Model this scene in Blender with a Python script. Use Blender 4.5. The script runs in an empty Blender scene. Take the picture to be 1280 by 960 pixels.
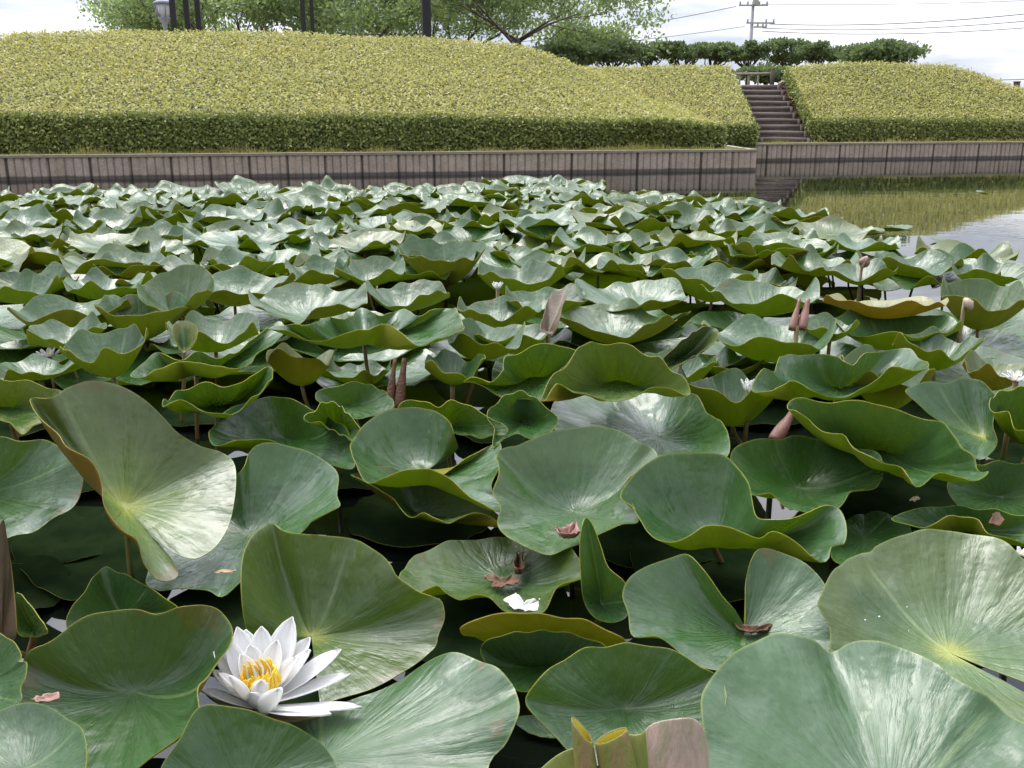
import bpy, bmesh, math, random
import numpy as np
from mathutils import Vector, Matrix, noise
random.seed(7)
rng = np.random.default_rng(7)
S = bpy.context.scene
COL = S.collection
R = math.radians

# ------------------------------------------------------------------ camera, sky, sun, exposure
F, PITCH, CAMH = 1200.0, R(15.6), 0.75
cd = bpy.data.cameras.new('camera'); cam = bpy.data.objects.new('camera', cd); COL.objects.link(cam)
cam.location = (0, 0, CAMH); cam.rotation_euler = (R(90) - PITCH, 0, 0)
cd.sensor_width = 36; cd.lens = 36 * F / 1280; cd.clip_start = .02; cd.clip_end = 3000
S.camera = cam
FW = Vector((0, math.cos(PITCH), -math.sin(PITCH))); UP = Vector((0, math.sin(PITCH), math.cos(PITCH))); RT = Vector((1, 0, 0))
CP = Vector((0, 0, CAMH))
def ray(px, py): return FW + RT * ((px - 640) / F) + UP * ((480 - py) / F)
def at(px, py, z):                       # the point seen at a pixel, at a height above the water
    d = ray(px, py); t = (z - CAMH) / d.z
    return CP + d * t
def at_d(px, py, D):                     # the point seen at a pixel, at a distance along the ground
    d = ray(px, py); return CP + d * (D / d.y)

SUN_EL, SUN_AZ = R(58), R(-25)           # azimuth from +Y, towards -X
W = bpy.data.worlds.new('World'); S.world = W; W.use_nodes = True
nt = W.node_tree; N = nt.nodes; L = nt.links; N.clear()
wo = N.new('ShaderNodeOutputWorld'); bg = N.new('ShaderNodeBackground'); bg.inputs[1].default_value = .1
sky = N.new('ShaderNodeTexSky'); sky.sky_type = 'NISHITA'; sky.sun_disc = False; sky.sun_elevation = SUN_EL; sky.sun_rotation = SUN_AZ
tc = N.new('ShaderNodeTexCoord'); mp = N.new('ShaderNodeMapping'); mp.inputs['Scale'].default_value = (1, 1, 5.5); mp.inputs['Location'].default_value = (.32, .1, .2)
n1 = N.new('ShaderNodeTexNoise'); n1.inputs['Scale'].default_value = 2.6; n1.inputs['Detail'].default_value = 7; n1.inputs['Roughness'].default_value = .55
L.new(tc.outputs['Generated'], mp.inputs[0]); L.new(mp.outputs[0], n1.inputs['Vector'])
r1 = N.new('ShaderNodeValToRGB'); L.new(n1.outputs['Fac'], r1.inputs[0])
e = r1.color_ramp.elements; e[0].position = .42; e[0].color = (3.2, 3.45, 4.3, 1); e[1].position = .57; e[1].color = (6.9, 6.95, 7.2, 1)
mx = N.new('ShaderNodeMix'); mx.data_type = 'RGBA'; mx.inputs[0].default_value = .9
# the clouds are brighter round the veiled sun
nv = N.new('ShaderNodeVectorMath'); nv.operation = 'DOT_PRODUCT'; L.new(tc.outputs['Generated'], nv.inputs[0]); nv.inputs[1].default_value = (math.sin(SUN_AZ) * math.cos(R(48)), math.cos(SUN_AZ) * math.cos(R(48)), math.sin(R(48)))
gm = N.new('ShaderNodeMapRange'); gm.interpolation_type = 'SMOOTHSTEP'; gm.inputs[1].default_value = .25; gm.inputs[2].default_value = 1.; gm.inputs[3].default_value = 1.; gm.inputs[4].default_value = 3.9; L.new(nv.outputs['Value'], gm.inputs[0])
zs = N.new('ShaderNodeSeparateXYZ'); L.new(tc.outputs['Generated'], zs.inputs[0])
zm = N.new('ShaderNodeMapRange'); zm.interpolation_type = 'SMOOTHSTEP'; zm.inputs[1].default_value = .08; zm.inputs[2].default_value = .55; L.new(zs.outputs[2], zm.inputs[0])
ml = N.new('ShaderNodeMix'); ml.data_type = 'FLOAT'; ml.inputs[2].default_value = .92; L.new(zm.outputs[0], ml.inputs[0]); L.new(gm.outputs[0], ml.inputs[3])
gx = N.new('ShaderNodeVectorMath'); gx.operation = 'SCALE'; L.new(r1.outputs[0], gx.inputs[0]); L.new(ml.outputs[0], gx.inputs['Scale'])
L.new(sky.outputs[0], mx.inputs[6]); L.new(gx.outputs[0], mx.inputs[7]); L.new(mx.outputs[2], bg.inputs[0]); L.new(bg.outputs[0], wo.inputs[0])
sl = bpy.data.lights.new('sun', 'SUN'); sl.energy = 1.2; sl.angle = R(32); sl.color = (1, .965, .9)
so = bpy.data.objects.new('sun', sl); COL.objects.link(so)
sd = Vector((math.sin(SUN_AZ) * math.cos(SUN_EL), math.cos(SUN_AZ) * math.cos(SUN_EL), math.sin(SUN_EL)))
so.rotation_euler = sd.to_track_quat('Z', 'Y').to_euler()
S.view_settings.view_transform = 'Standard'; S.view_settings.look = 'None'; S.view_settings.gamma = 1; S.view_settings.exposure = 1.08
S.cycles.max_bounces = 8; S.cycles.use_denoising = True

# ------------------------------------------------------------------ helpers
def tag(o, label=None, cat=None, group=None, kind=None):
    if label: o['label'] = label
    if cat: o['category'] = cat
    if group: o['group'] = group
    if kind: o['kind'] = kind
    return o
def link(name, me, mats=(), parent=None, smooth=True):
    for m in mats: me.materials.append(m)
    if smooth: me.polygons.foreach_set('use_smooth', [True] * len(me.polygons))
    o = bpy.data.objects.new(name, me); COL.objects.link(o)
    if parent: o.parent = parent
    return o
def pymesh(name, vs, fs):
    me = bpy.data.meshes.new(name); me.from_pydata([tuple(v) for v in vs], [], fs); me.update(); return me
def empty(name, loc=(0, 0, 0)):
    o = bpy.data.objects.new(name, None); COL.objects.link(o); o.location = loc; o.empty_display_size = .1
    return o
def npmesh(name, V, Q, corner_attr=None):                 # fast mesh from numpy arrays: V (n,3), Q (m,4)
    me = bpy.data.meshes.new(name); nq = len(Q); w = Q.shape[1]
    me.vertices.add(len(V)); me.vertices.foreach_set('co', V.astype(np.float32).ravel())
    me.loops.add(nq * w); me.loops.foreach_set('vertex_index', Q.astype(np.int32).ravel())
    me.polygons.add(nq); me.polygons.foreach_set('loop_start', (np.arange(nq) * w).astype(np.int32))
    me.polygons.foreach_set('loop_total', np.full(nq, w, np.int32))
    me.update(calc_edges=True); me.validate()
    if corner_attr is not None:
        a = me.attributes.new('tint', 'FLOAT', 'FACE'); a.data.foreach_set('value', corner_attr.astype(np.float32))
    return me
def tube_geo(pts, rads, n=8, V=None, Fc=None, cap=True):
    V = [] if V is None else V; Fc = [] if Fc is None else Fc
    pts = [Vector(p) for p in pts]; b0 = len(V)
    ref = Vector((0, 0, 1)) if abs((pts[-1] - pts[0]).normalized().z) < .9 else Vector((1, 0, 0))
    for i, p in enumerate(pts):
        t = (pts[min(i + 1, len(pts) - 1)] - pts[max(i - 1, 0)]).normalized()
        a = t.cross(ref).normalized(); b = t.cross(a)
        for k in range(n):
            an = 2 * math.pi * k / n; V.append(p + (a * math.cos(an) + b * math.sin(an)) * rads[i])
    for i in range(len(pts) - 1):
        for k in range(n):
            k2 = (k + 1) % n; Fc.append((b0 + i * n + k, b0 + i * n + k2, b0 + (i + 1) * n + k2, b0 + (i + 1) * n + k))
    if cap:
        Fc.append(tuple(b0 + k for k in range(n))[::-1]); q = b0 + (len(pts) - 1) * n; Fc.append(tuple(q + k for k in range(n)))
    return V, Fc
def tube(name, pts, rads, mat, parent=None, n=8):
    V, Fc = tube_geo(pts, rads, n); return link(name, pymesh(name, V, Fc), [mat], parent)
def box_geo(c, h, V, Fc, rot=0):
    b = len(V); m = Matrix.Rotation(rot, 3, 'Z')
    for x, y, z in ((-1,-1,-1),(1,-1,-1),(1,1,-1),(-1,1,-1),(-1,-1,1),(1,-1,1),(1,1,1),(-1,1,1)):
        V.append(Vector(c) + m @ Vector((x*h[0], y*h[1], z*h[2])))
    Fc += [tuple(b + i for i in f) for f in ((3,2,1,0),(4,5,6,7),(0,1,5,4),(1,2,6,5),(2,3,7,6),(3,0,4,7))]

# ------------------------------------------------------------------ materials
class MT:
    def __init__(s, name):
        s.m = bpy.data.materials.new(name); s.m.use_nodes = True; s.t = s.m.node_tree; s.t.nodes.clear()
        s.out = s.n('ShaderNodeOutputMaterial'); s.p = s.n('ShaderNodeBsdfPrincipled'); s.l(s.p.outputs[0], s.out.inputs[0])
    def n(s, t, **k):
        x = s.t.nodes.new(t)
        for a, v in k.items(): setattr(x, a, v)
        return x
    def l(s, a, b): s.t.links.new(a, b)
    def v(s, x, sock):
        if isinstance(x, bpy.types.NodeSocket): s.l(x, sock)
        else: sock.default_value = x
    def math(s, op, a, b=0., c=0., clamp=False):
        x = s.n('ShaderNodeMath', operation=op, use_clamp=clamp); s.v(a, x.inputs[0]); s.v(b, x.inputs[1]); s.v(c, x.inputs[2]); return x.outputs[0]
    def mix(s, f, a, b):
        x = s.n('ShaderNodeMix', data_type='RGBA'); s.v(f, x.inputs[0])
        for q, i in ((a, 6), (b, 7)):
            s.v(q if isinstance(q, bpy.types.NodeSocket) else (*q, 1), x.inputs[i])
        return x.outputs[2]
    def step(s, x, lo, hi):
        q = s.n('ShaderNodeMapRange', interpolation_type='SMOOTHSTEP'); s.v(x, q.inputs[0]); q.inputs[1].default_value = lo; q.inputs[2].default_value = hi; return q.outputs[0]
    def noise(s, scale, detail=4, rough=.55, vec=None, mscale=None, dist=0):
        x = s.n('ShaderNodeTexNoise'); x.inputs['Scale'].default_value = scale; x.inputs['Detail'].default_value = detail; x.inputs['Roughness'].default_value = rough; x.inputs['Distortion'].default_value = dist
        if vec is None: vec = s.n('ShaderNodeTexCoord').outputs['Object']
        if mscale:
            m = s.n('ShaderNodeMapping'); m.inputs['Scale'].default_value = mscale; s.l(vec, m.inputs[0]); vec = m.outputs[0]
        s.l(vec, x.inputs['Vector']); return x.outputs['Fac']
    def bump(s, h, strength=.3, dist=.01, prev=None):
        b = s.n('ShaderNodeBump'); b.inputs['Strength'].default_value = strength; b.inputs['Distance'].default_value = dist; s.l(h, b.inputs['Height'])
        if prev: s.l(prev, b.inputs['Normal'])
        return b.outputs[0]
    def set(s, **k):
        for a, v in k.items():
            s.v((*v, 1) if isinstance(v, tuple) and len(v) == 3 else v, s.p.inputs[a.replace('_', ' ')])
    def translucent(s, color, fac, nrm=None):
        t = s.n('ShaderNodeBsdfTranslucent'); s.v((*color, 1) if isinstance(color, tuple) else color, t.inputs[0])
        if nrm: s.l(nrm, t.inputs['Normal'])
        m = s.n('ShaderNodeMixShader'); s.v(fac, m.inputs[0]); s.l(s.p.outputs[0], m.inputs[1]); s.l(t.outputs[0], m.inputs[2]); s.l(m.outputs[0], s.out.inputs[0])

def simple(name, c1, c2, scale=8, rough=.7, bump=.3, bd=.01, detail=5, mscale=None, **k):
    m = MT(name); f = m.noise(scale, detail, mscale=mscale); c = m.mix(m.step(f, .3, .7), c1, c2)
    m.set(Base_Color=c, Roughness=rough, **k)
    if bump: m.set(Normal=m.bump(m.noise(scale * 3, 5, mscale=mscale), bump, bd))
    return m.m

def leaf_mats():
    # object colour channels carry what the leaf itself has: r yellowing, g reddish underside, b waxy bloom
    def common(m):
        uv = m.n('ShaderNodeUVMap').outputs[0]; sp = m.n('ShaderNodeSeparateXYZ'); m.l(uv, sp.inputs[0])
        oi = m.n('ShaderNodeObjectInfo'); sc = m.n('ShaderNodeSeparateColor'); m.l(oi.outputs['Color'], sc.inputs[0])
        return sp.outputs[0], sp.outputs[1], sc.outputs[0], sc.outputs[1], sc.outputs[2], oi.outputs['Random'], oi.outputs['Alpha']
    t = MT('lily_pad_top'); u, v, yel, red, wax, rnd, heart = common(t)
    pos = t.n('ShaderNodeTexCoord').outputs['Object']
    off = t.n('ShaderNodeVectorMath', operation='ADD'); cb = t.n('ShaderNodeCombineXYZ'); t.l(t.math('MULTIPLY', rnd, 37.), cb.inputs[0]); t.l(pos, off.inputs[0]); t.l(cb.outputs[0], off.inputs[1]); pos = off.outputs[0]
    nA = t.noise(7, 4, vec=pos); nB = t.noise(26, 3, vec=pos); nC = t.noise(5, 2, vec=pos, dist=1.2)
    col = t.mix(t.step(nA, .3, .7), (.013, .052, .007), (.028, .088, .012))
    col = t.mix(t.math('MULTIPLY', rnd, .35), col, (.040, .058, .010))
    col = t.mix(t.math('MULTIPLY', wax, t.math('MULTIPLY', t.step(nA, .25, .7), .8)), col, (.050, .105, .046))
    # yellowing from the edge, mottled
    ye = t.math('MULTIPLY', yel, t.step(t.math('ADD', t.math('MULTIPLY', v, .6), nA), .55, 1.05)); col = t.mix(ye, col, (.20, .17, .025))
    # veins: fine radial lines and the pale midrib opposite the notch; a streaky bloom runs along them
    pol = t.n('ShaderNodeCombineXYZ'); an = t.math('MULTIPLY', u, 2 * math.pi)
    t.l(t.math('MULTIPLY', t.math('COSINE', an), 4.), pol.inputs[0]); t.l(t.math('MULTIPLY', t.math('SINE', an), 4.), pol.inputs[1]); t.l(t.math('ADD', t.math('MULTIPLY', v, 1.3), t.math('MULTIPLY', rnd, 19.)), pol.inputs[2])
    streak = t.noise(1.9, 6, .6, vec=pol.outputs[0])
    vw = t.math('ABSOLUTE', t.math('SINE', t.math('MULTIPLY', t.math('ADD', u, t.math('MULTIPLY', t.math('SUBTRACT', nB, .5), .035)), math.pi * 19)))
    vein = t.math('MULTIPLY', t.step(vw, .10, .0), t.math('MULTIPLY', t.step(v, .75, .15), .35))
    col = t.mix(vein, col, (.12, .18, .05))
    mid = t.math('MULTIPLY', t.step(t.math('MULTIPLY', t.math('ABSOLUTE', t.math('SUBTRACT', u, .5)), t.math('ADD', v, .03)), .0055, .0015), t.step(v, 1.0, .8)); col = t.mix(t.math('MULTIPLY', mid, .5), col, (.16, .23, .09))
    hv = t.math('DIVIDE', t.math('ADD', v, t.math('MULTIPLY', t.math('SUBTRACT', streak, .5), .22)), t.math('ADD', .6, t.math('MULTIPLY', heart, 1.5)))
    hrt = t.step(hv, .15, .01); col = t.mix(t.math('MULTIPLY', hrt, t.math('ADD', .08, heart, clamp=True)), col, (.50, .47, .07))
    col = t.mix(t.math('MULTIPLY', t.math('MULTIPLY', t.step(hv, .42, .05), heart), .55), col, (.22, .30, .06))
    col = t.mix(t.math('MULTIPLY', t.step(v, .985, .998), .7), col, (.18, .22, .05))
    # browned, bitten looking stretches of the rim on some leaves
    nD = t.noise(13, 3, vec=pos); rot = t.math('MULTIPLY', t.math('MULTIPLY', t.step(t.math('ADD', nD, t.math('MULTIPLY', v, .30)), .89, .93), t.step(v, .75, .96)), t.step(rnd, .35, .45)); col = t.mix(t.math('MULTIPLY', rot, .8), col, (.085, .062, .012))
    # little specks and scars
    vo = t.n('ShaderNodeTexVoronoi'); vo.inputs['Scale'].default_value = 55; t.l(pos, vo.inputs['Vector'])
    sp = t.math('MULTIPLY', t.step(vo.outputs['Distance'], .16, .07), t.step(nC, .55, .68)); col = t.mix(t.math('MULTIPLY', sp, .7), col, (.03, .028, .012))
    wet = t.step(t.math('ADD', nC, t.math('MULTIPLY', nB, .06)), .625, .632)           # films of water lying in the hollow
    wet = t.math('MULTIPLY', t.math('MULTIPLY', wet, t.step(v, .8, .6)), t.math('SUBTRACT', 1., heart))
    col = t.mix(t.math('MULTIPLY', wet, .65), col, (.022, .082, .008))
    rough = t.math('ADD', .15, t.math('MULTIPLY', t.step(streak, .3, .72), .22)); rough = t.math('ADD', rough, t.math('MULTIPLY', nB, .06)); rough = t.math('MULTIPLY', rough, t.math('SUBTRACT', 1., t.math('MULTIPLY', wet, .8)))
    b1 = t.bump(t.step(vw, 0., .5), .10, .004); b2 = t.bump(t.noise(70, 3, vec=pos), .05, .003, b1); b3 = t.bump(nB, .16, .005, b2); b3 = t.bump(streak, .36, .008, b3); b3 = t.bump(t.noise(13, 3, vec=pos), .40, .012, b3)
    t.set(Base_Color=col, Roughness=rough, IOR=1.5, Normal=b3, Specular_IOR_Level=1., Coat_Weight=.05, Coat_Roughness=.2)
    t.translucent((.30, .58, .03), .17)
    df = t.n('ShaderNodeBsdfDiffuse'); t.l(t.mix(.4, col, (.075, .135, .060)), df.inputs[0]); t.l(b3, df.inputs['Normal'])      # matte bloom between the glossy parts
    mm = t.n('ShaderNodeMixShader'); t.l(t.math('ADD', .24, t.math('MULTIPLY', t.step(streak, .35, .7), .22)), mm.inputs[0]); t.l(t.out.inputs[0].links[0].from_socket, mm.inputs[1]); t.l(df.outputs[0], mm.inputs[2]); t.l(mm.outputs[0], t.out.inputs[0])
    b = MT('lily_pad_underside'); u, v, yel, red, wax, rnd, heart = common(b)
    nA = b.noise(9, 4); nB = b.noise(45, 4)
    col = b.mix(b.step(nA, .3, .7), (.25, .255, .026), (.33, .325, .045))
    col = b.mix(b.math('MULTIPLY', rnd, .4), col, (.24, .17, .03))
    col = b.mix(b.math('MULTIPLY', yel, .9), col, (.52, .27, .035))
    col = b.mix(b.math('MULTIPLY', red, b.step(nA, .2, .7)), col, (.21, .085, .045))
    vw = b.math('ABSOLUTE', b.math('SINE', b.math('MULTIPLY', b.math('ADD', u, b.math('MULTIPLY', b.math('SUBTRACT', nB, .5), b.math('MULTIPLY', v, .02))), math.pi * 26)))
    col = b.mix(b.math('MULTIPLY', b.step(vw, .2, .02), .35), col, (.07, .10, .012))
    col = b.mix(b.math('MULTIPLY', b.step(v, .97, .995), .7), col, (.32, .33, .06))
    bn = b.bump(b.step(vw, .25, 0.), .3, .004)
    b.set(Base_Color=col, Roughness=.5, Normal=bn, IOR=1.4)
    tcol = b.mix(red, (.78, .74, .05), (.62, .30, .05)); tcol = b.mix(b.math('MULTIPLY', yel, yel), tcol, (.95, .40, .03)); b.translucent(tcol, .5)
    return t.m, b.m
M_TOP, M_UND = leaf_mats()
M_STALK = simple('lily_stalk', (.12, .13, .03), (.17, .10, .035), 14, .5)
M_ROLL = simple('rolled_leaf_skin', (.20, .11, .055), (.13, .13, .035), 18, .45, mscale=(1, 1, .25))
M_ROLLRED = simple('rolled_leaf_red_skin', (.27, .13, .10), (.17, .075, .05), 26, .45, mscale=(1, 1, .3))
M_ROLLPINK = simple('pink_leaf_skin', (.50, .36, .30), (.36, .30, .20), 14, .4, .5, .006, mscale=(5, 5, .7))
M_YEL = simple('yellow_leaf_inside', (.50, .40, .03), (.42, .38, .05), 20, .5, bump=.1)
M_DEAD = simple('dead_leaf', (.16, .07, .035), (.085, .042, .022), 60, .75, bump=.5)
M_STRAW = simple('dry_straw', (.42, .30, .17), (.30, .2, .1), 60, .7)
def petal_mat():
    m = MT('white_petal'); n = m.noise(40, 3); c = m.mix(n, (.86, .855, .84), (.80, .80, .81))
    m.set(Base_Color=c, Roughness=.42, Normal=m.bump(m.noise(60, 3, mscale=(4, 4, .6)), .12, .003)); m.translucent((.95, .94, .92), .4); return m.m
M_PETAL = petal_mat()
def stamen_mat():
    m = MT('yellow_stamen'); m.set(Base_Color=m.mix(m.noise(120, 2), (.86, .60, .03), (.88, .72, .10)), Roughness=.5); m.translucent((.9, .6, .03), .25); return m.m
M_STAMEN = stamen_mat()

def water_mat():
    m = MT('pond_water'); pos = m.n('ShaderNodeNewGeometry').outputs['Position']
    a = m.noise(5, 3, vec=pos, mscale=(.5, 1, 1)); b = m.noise(1.1, 2, vec=pos, mscale=(.5, 1, 1))
    bn = m.bump(a, .028, .02); bn = m.bump(b, .03, .05, bn)
    dirt = m.step(m.noise(3, 6, vec=pos), .66, .78)
    m.set(Base_Color=m.mix(m.math('MULTIPLY', dirt, .5), (.004, .006, .004), (.04, .035, .02)), Roughness=m.math('ADD', .015, m.math('MULTIPLY', dirt, .12)), IOR=1.33, Normal=bn, Specular_IOR_Level=.5); return m.m
M_WATER = water_mat()
def foliage_mat(name, c1, c2, c3, trans=.3, tcol=(.2, .3, .03), rough=.5, scale=.8):
    m = MT(name); at_ = m.n('ShaderNodeAttribute'); at_.attribute_name = 'tint'; f = at_.outputs['Fac']
    pos = m.n('ShaderNodeTexCoord').outputs['Object']; big = m.noise(scale, 5, vec=pos)
    c = m.mix(m.step(f, .0, .6), c1, c2); c = m.mix(m.math('MULTIPLY', m.step(f, .5, 1.), m.step(big, .3, .7)), c, c3)
    m.set(Base_Color=c, Roughness=rough, IOR=1.4); m.translucent(tcol, trans); return m.m
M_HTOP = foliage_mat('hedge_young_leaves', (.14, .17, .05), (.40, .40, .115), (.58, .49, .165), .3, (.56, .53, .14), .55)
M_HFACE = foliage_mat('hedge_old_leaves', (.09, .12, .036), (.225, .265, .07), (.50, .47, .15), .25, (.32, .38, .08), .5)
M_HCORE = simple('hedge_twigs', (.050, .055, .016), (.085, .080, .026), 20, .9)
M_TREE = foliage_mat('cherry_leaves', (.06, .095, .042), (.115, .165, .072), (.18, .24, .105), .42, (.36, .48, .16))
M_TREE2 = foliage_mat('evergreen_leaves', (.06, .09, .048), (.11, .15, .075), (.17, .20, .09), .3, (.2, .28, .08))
M_BARK = simple('bark', (.055, .042, .034), (.095, .075, .06), 12, .9, .6, .02, mscale=(1, 1, .3))
M_GRASS = foliage_mat('bank_grass', (.16, .16, .05), (.28, .25, .09), (.38, .32, .14), .3, (.3, .3, .06))
def wall_mat():
    m = MT('brown_sheet_piles'); pos = m.n('ShaderNodeTexCoord').outputs['Object']; sx = m.n('ShaderNodeSeparateXYZ'); m.l(pos, sx.inputs[0])
    n = m.noise(6, 6, vec=pos); f = m.noise(45, 4, vec=pos)
    c = m.mix(m.step(n, .3, .7), (.40, .315, .245), (.52, .415, .33)); c = m.mix(m.math('MULTIPLY', m.step(f, .4, .7), .35), c, (.13, .10, .085))
    at_ = m.n('ShaderNodeAttribute'); at_.attribute_name = 'tint'; c = m.mix(m.math('MULTIPLY', at_.outputs['Fac'], .9), c, (.022, .02, .02))
    st = m.math('MULTIPLY', m.step(m.math('ADD', sx.outputs[2], m.math('MULTIPLY', n, .03)), .075, .045), .8); c = m.mix(st, c, (.045, .042, .04))
    m.set(Base_Color=c, Roughness=.8, Normal=m.bump(f, .3, .01)); return m.m
M_WALL = wall_mat()
M_COPE = simple('pale_coping', (.24, .20, .15), (.31, .27, .20), 10, .8)
M_LOG = simple('brown_log', (.105, .083, .072), (.165, .132, .115), 5, .85, .4, .01, mscale=(.4, 3, 3))
M_SOIL = simple('dry_soil', (.075, .055, .044), (.14, .105, .082), 6, .95, .7, .03)
M_GROUND = simple('bank_ground', (.15, .13, .06), (.22, .19, .08), 2.5, .95, .6, .03)
M_BLACK = simple('black_post_paint', (.007, .007, .010), (.012, .012, .016), 6, .6, .1)
M_LAMP = simple('blue_grey_paint', (.26, .28, .36), (.31, .33, .41), 9, .45, .1)
M_GLASS = simple('lamp_glass', (.62, .64, .70), (.7, .72, .76), 5, .15, 0)
M_CONC = simple('pole_concrete', (.30, .30, .33), (.37, .37, .39), 5, .8, .2)
M_WIRE = simple('wire_black', (.16, .16, .19), (.2, .2, .23), 5, .6, 0)
M_WOODR = simple('grey_wood', (.24, .20, .17), (.32, .27, .23), 10, .85, .3, mscale=(.4, 3, 3))

# ------------------------------------------------------------------ water, banks, walls
def sheet(name, pts, mat, kind='structure'):
    o = link(name, pymesh(name, pts, [tuple(range(len(pts)))]), [mat], None, False); tag(o, kind=kind); return o
sheet('pond_water', [(-70, -40, 0), (70, -40, 0), (70, 40, 0), (-70, 40, 0)], M_WATER)
ZB = .28
W0, W1 = at(0, 226, 0), at(945, 213.5, 0); wd = (W1 - W0).normalized(); WL = W0 - wd * 22
V0, V1 = at(948, 201.6, 0), at(1280, 197.7, 0); vd = (V1 - V0).normalized(); V0 = V0 + (V1 - V0) * ((W1.x - V0.x) / (V1.x - V0.x)); VR = V1 + vd * 14
wn = Vector((-wd.y, wd.x, 0)); vn = Vector((-vd.y, vd.x, 0))
def P3(v, z): return (v.x, v.y, z)
# land behind the piles: flat bank, a rise, and a terrace that runs on to the horizon
yr0, yr1, ZT = 18.9, 21.2, 1.36
gv = [P3(WL + wn * .05, ZB), P3(W1 + wn * .05 - wd * .02, ZB), P3(V0 + vn * .05, ZB), P3(VR + vn * .05, ZB)]
k0, k1 = V0.lerp(V1, .45) + vn * 1.9, VR + vn * 1.9
gv += [P3(k1, ZB), P3(k0, ZB), (-40, yr0, ZB), P3(k1 + vn * 2.3, ZT), P3(k0 + vn * 2.3, ZT), (-40, yr1, ZT), (600, 60, ZT), (900, 1200, ZT), (-900, 1200, ZT), (-600, yr1, ZT)]
o = link('bank_ground', pymesh('bank_ground', gv, [(0, 1, 2, 5, 6), (2, 3, 4, 5), (6, 5, 8, 9), (5, 4, 7, 8), (9, 8, 7, 10, 11, 12, 13)]), [M_GROUND], None, False); tag(o, kind='structure')
def piles(name, A, B, label, pitch=.47, sub=5):
    d = (B - A); Ln = d.length; d.normalize(); nrm = Vector((d.y, -d.x, 0)); n = int(Ln / .02)
    V = []; Q = []; tint = []
    for i in range(n + 1):
        x = i * Ln / n; ph = (x / pitch) % 1.0; j = min(ph, 1 - ph) * pitch
        off = .024 * abs(math.sin(math.pi * ph * sub)) ** .6 - .024
        if j < .009: off -= .03
        p = A + d * x + nrm * off
        jit = noise.noise(Vector((x * .7, 3, 0))) * .004
        for z in (-.6, .0, .06, ZB - .012 + jit): V.append(p + Vector((0, 0, z)))
    sub_d = []
    for i in range(n):
        x = (i + .5) * Ln / n; ph = (x / pitch) % 1.0; j = min(ph, 1 - ph) * pitch; sd_ = abs(math.sin(math.pi * ph * sub))
        for k in range(3):
            Q.append((i * 4 + k, (i + 1) * 4 + k, (i + 1) * 4 + k + 1, i * 4 + k + 1)); tint.append((.78 if j < .011 else .3) if j < .02 else (.5 if sd_ < .3 else 0))
    root = empty(name, A)
    def sh(me): me.transform(Matrix.Translation(-A)); return me
    o = link('pile_panel', sh(npmesh('pile_panel', np.array([tuple(v) for v in V]), np.array(Q), np.array(tint))), [M_WALL], root, False)
    V = []; Fc = []; h = .035
    m = int(Ln / .4); a = math.atan2(d.y, d.x)
    for i in range(m + 1):
        p = A + d * (i * Ln / m) ; zz = ZB + .006 + noise.noise(Vector((i * .8, 0, 0))) * .004
        for q, z in ((.012, -.02), (.012, .012), (-.10, .012), (-.10, -.02)): V.append(p + nrm * q + Vector((0, 0, zz + z)))
    for i in range(m):
        for k in range(4): Fc.append((i * 4 + k, (i + 1) * 4 + k, (i + 1) * 4 + (k + 1) % 4, i * 4 + (k + 1) % 4))
    Fc += [(0, 1, 2, 3), (m * 4 + 3, m * 4 + 2, m * 4 + 1, m * 4)]
    link('coping', sh(pymesh('coping', V, Fc)), [M_COPE], root, False)
    tag(root, label, 'retaining wall', 'pond retaining walls'); return root
piles('retaining_wall', WL, W1, 'brown ribbed pile wall holding the near bank below the big rounded hedge mound')
piles('retaining_wall', W1 + wn * .03, V0, 'short return of brown piles turning back from the wall corner towards the steps')
piles('retaining_wall', V0 + vn * .03 + vd * .02, VR, 'brown ribbed pile wall on the far bank below the log steps')

# ------------------------------------------------------------------ hedges
def loft_sample(rows):
    """rows: list of polylines (same length) -> quads, and a sampler of points with normals"""
    A = np.array([[tuple(p) for p in r] for r in rows]); nr, nc = A.shape[:2]
    Q = [(i * nc + j, i * nc + j + 1, (i + 1) * nc + j + 1, (i + 1) * nc + j) for i in range(nr - 1) for j in range(nc - 1)]
    return A.reshape(-1, 3), np.array(Q)
def sample(V, Q, n, g):
    a, b, c, d = (V[Q[:, k]] for k in range(4))
    nrm = np.cross(c - a, d - b); ar = np.linalg.norm(nrm, axis=1) / 2; nrm = nrm / np.maximum(ar[:, None] * 2, 1e-9)
    i = g.choice(len(Q), n, p=ar / ar.sum()); u = g.random((n, 1)); v = g.random((n, 1))
    p = (a[i] * (1 - u) + b[i] * u) * (1 - v) + (d[i] * (1 - u) + c[i] * u) * v
    return p, nrm[i]
def leaves(P, Nn, size, g, spread=.9, asp=.5, flat=False):
    """one small pointed leaf (a bent quad) per point"""
    n = len(P); d = Nn + g.normal(0, spread, (n, 3)); d /= np.linalg.norm(d, axis=1)[:, None] + 1e-9
    r = g.normal(0, 1, (n, 3)); s = np.cross(d, r); s /= np.linalg.norm(s, axis=1)[:, None] + 1e-9; sz = (size * (.6 + .8 * g.random(n)))[:, None]
    w = np.cross(d, s)
    if flat:                             # d is the face of the leaf; it lies along a random tangent and lifts a little
        t = s + d * (.25 + .5 * g.random((n, 1))); t /= np.linalg.norm(t, axis=1)[:, None]; s = np.cross(t, d); s /= np.linalg.norm(s, axis=1)[:, None] + 1e-9; d, w = t, np.cross(s, t)
    V = np.stack([P, P + d * sz * .5 + s * sz * asp * .5 + w * sz * .08, P + d * sz, P + d * sz * .5 - s * sz * asp * .5 + w * sz * .08], 1).reshape(-1, 3)
    return V, np.arange(4 * n).reshape(-1, 4)
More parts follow.
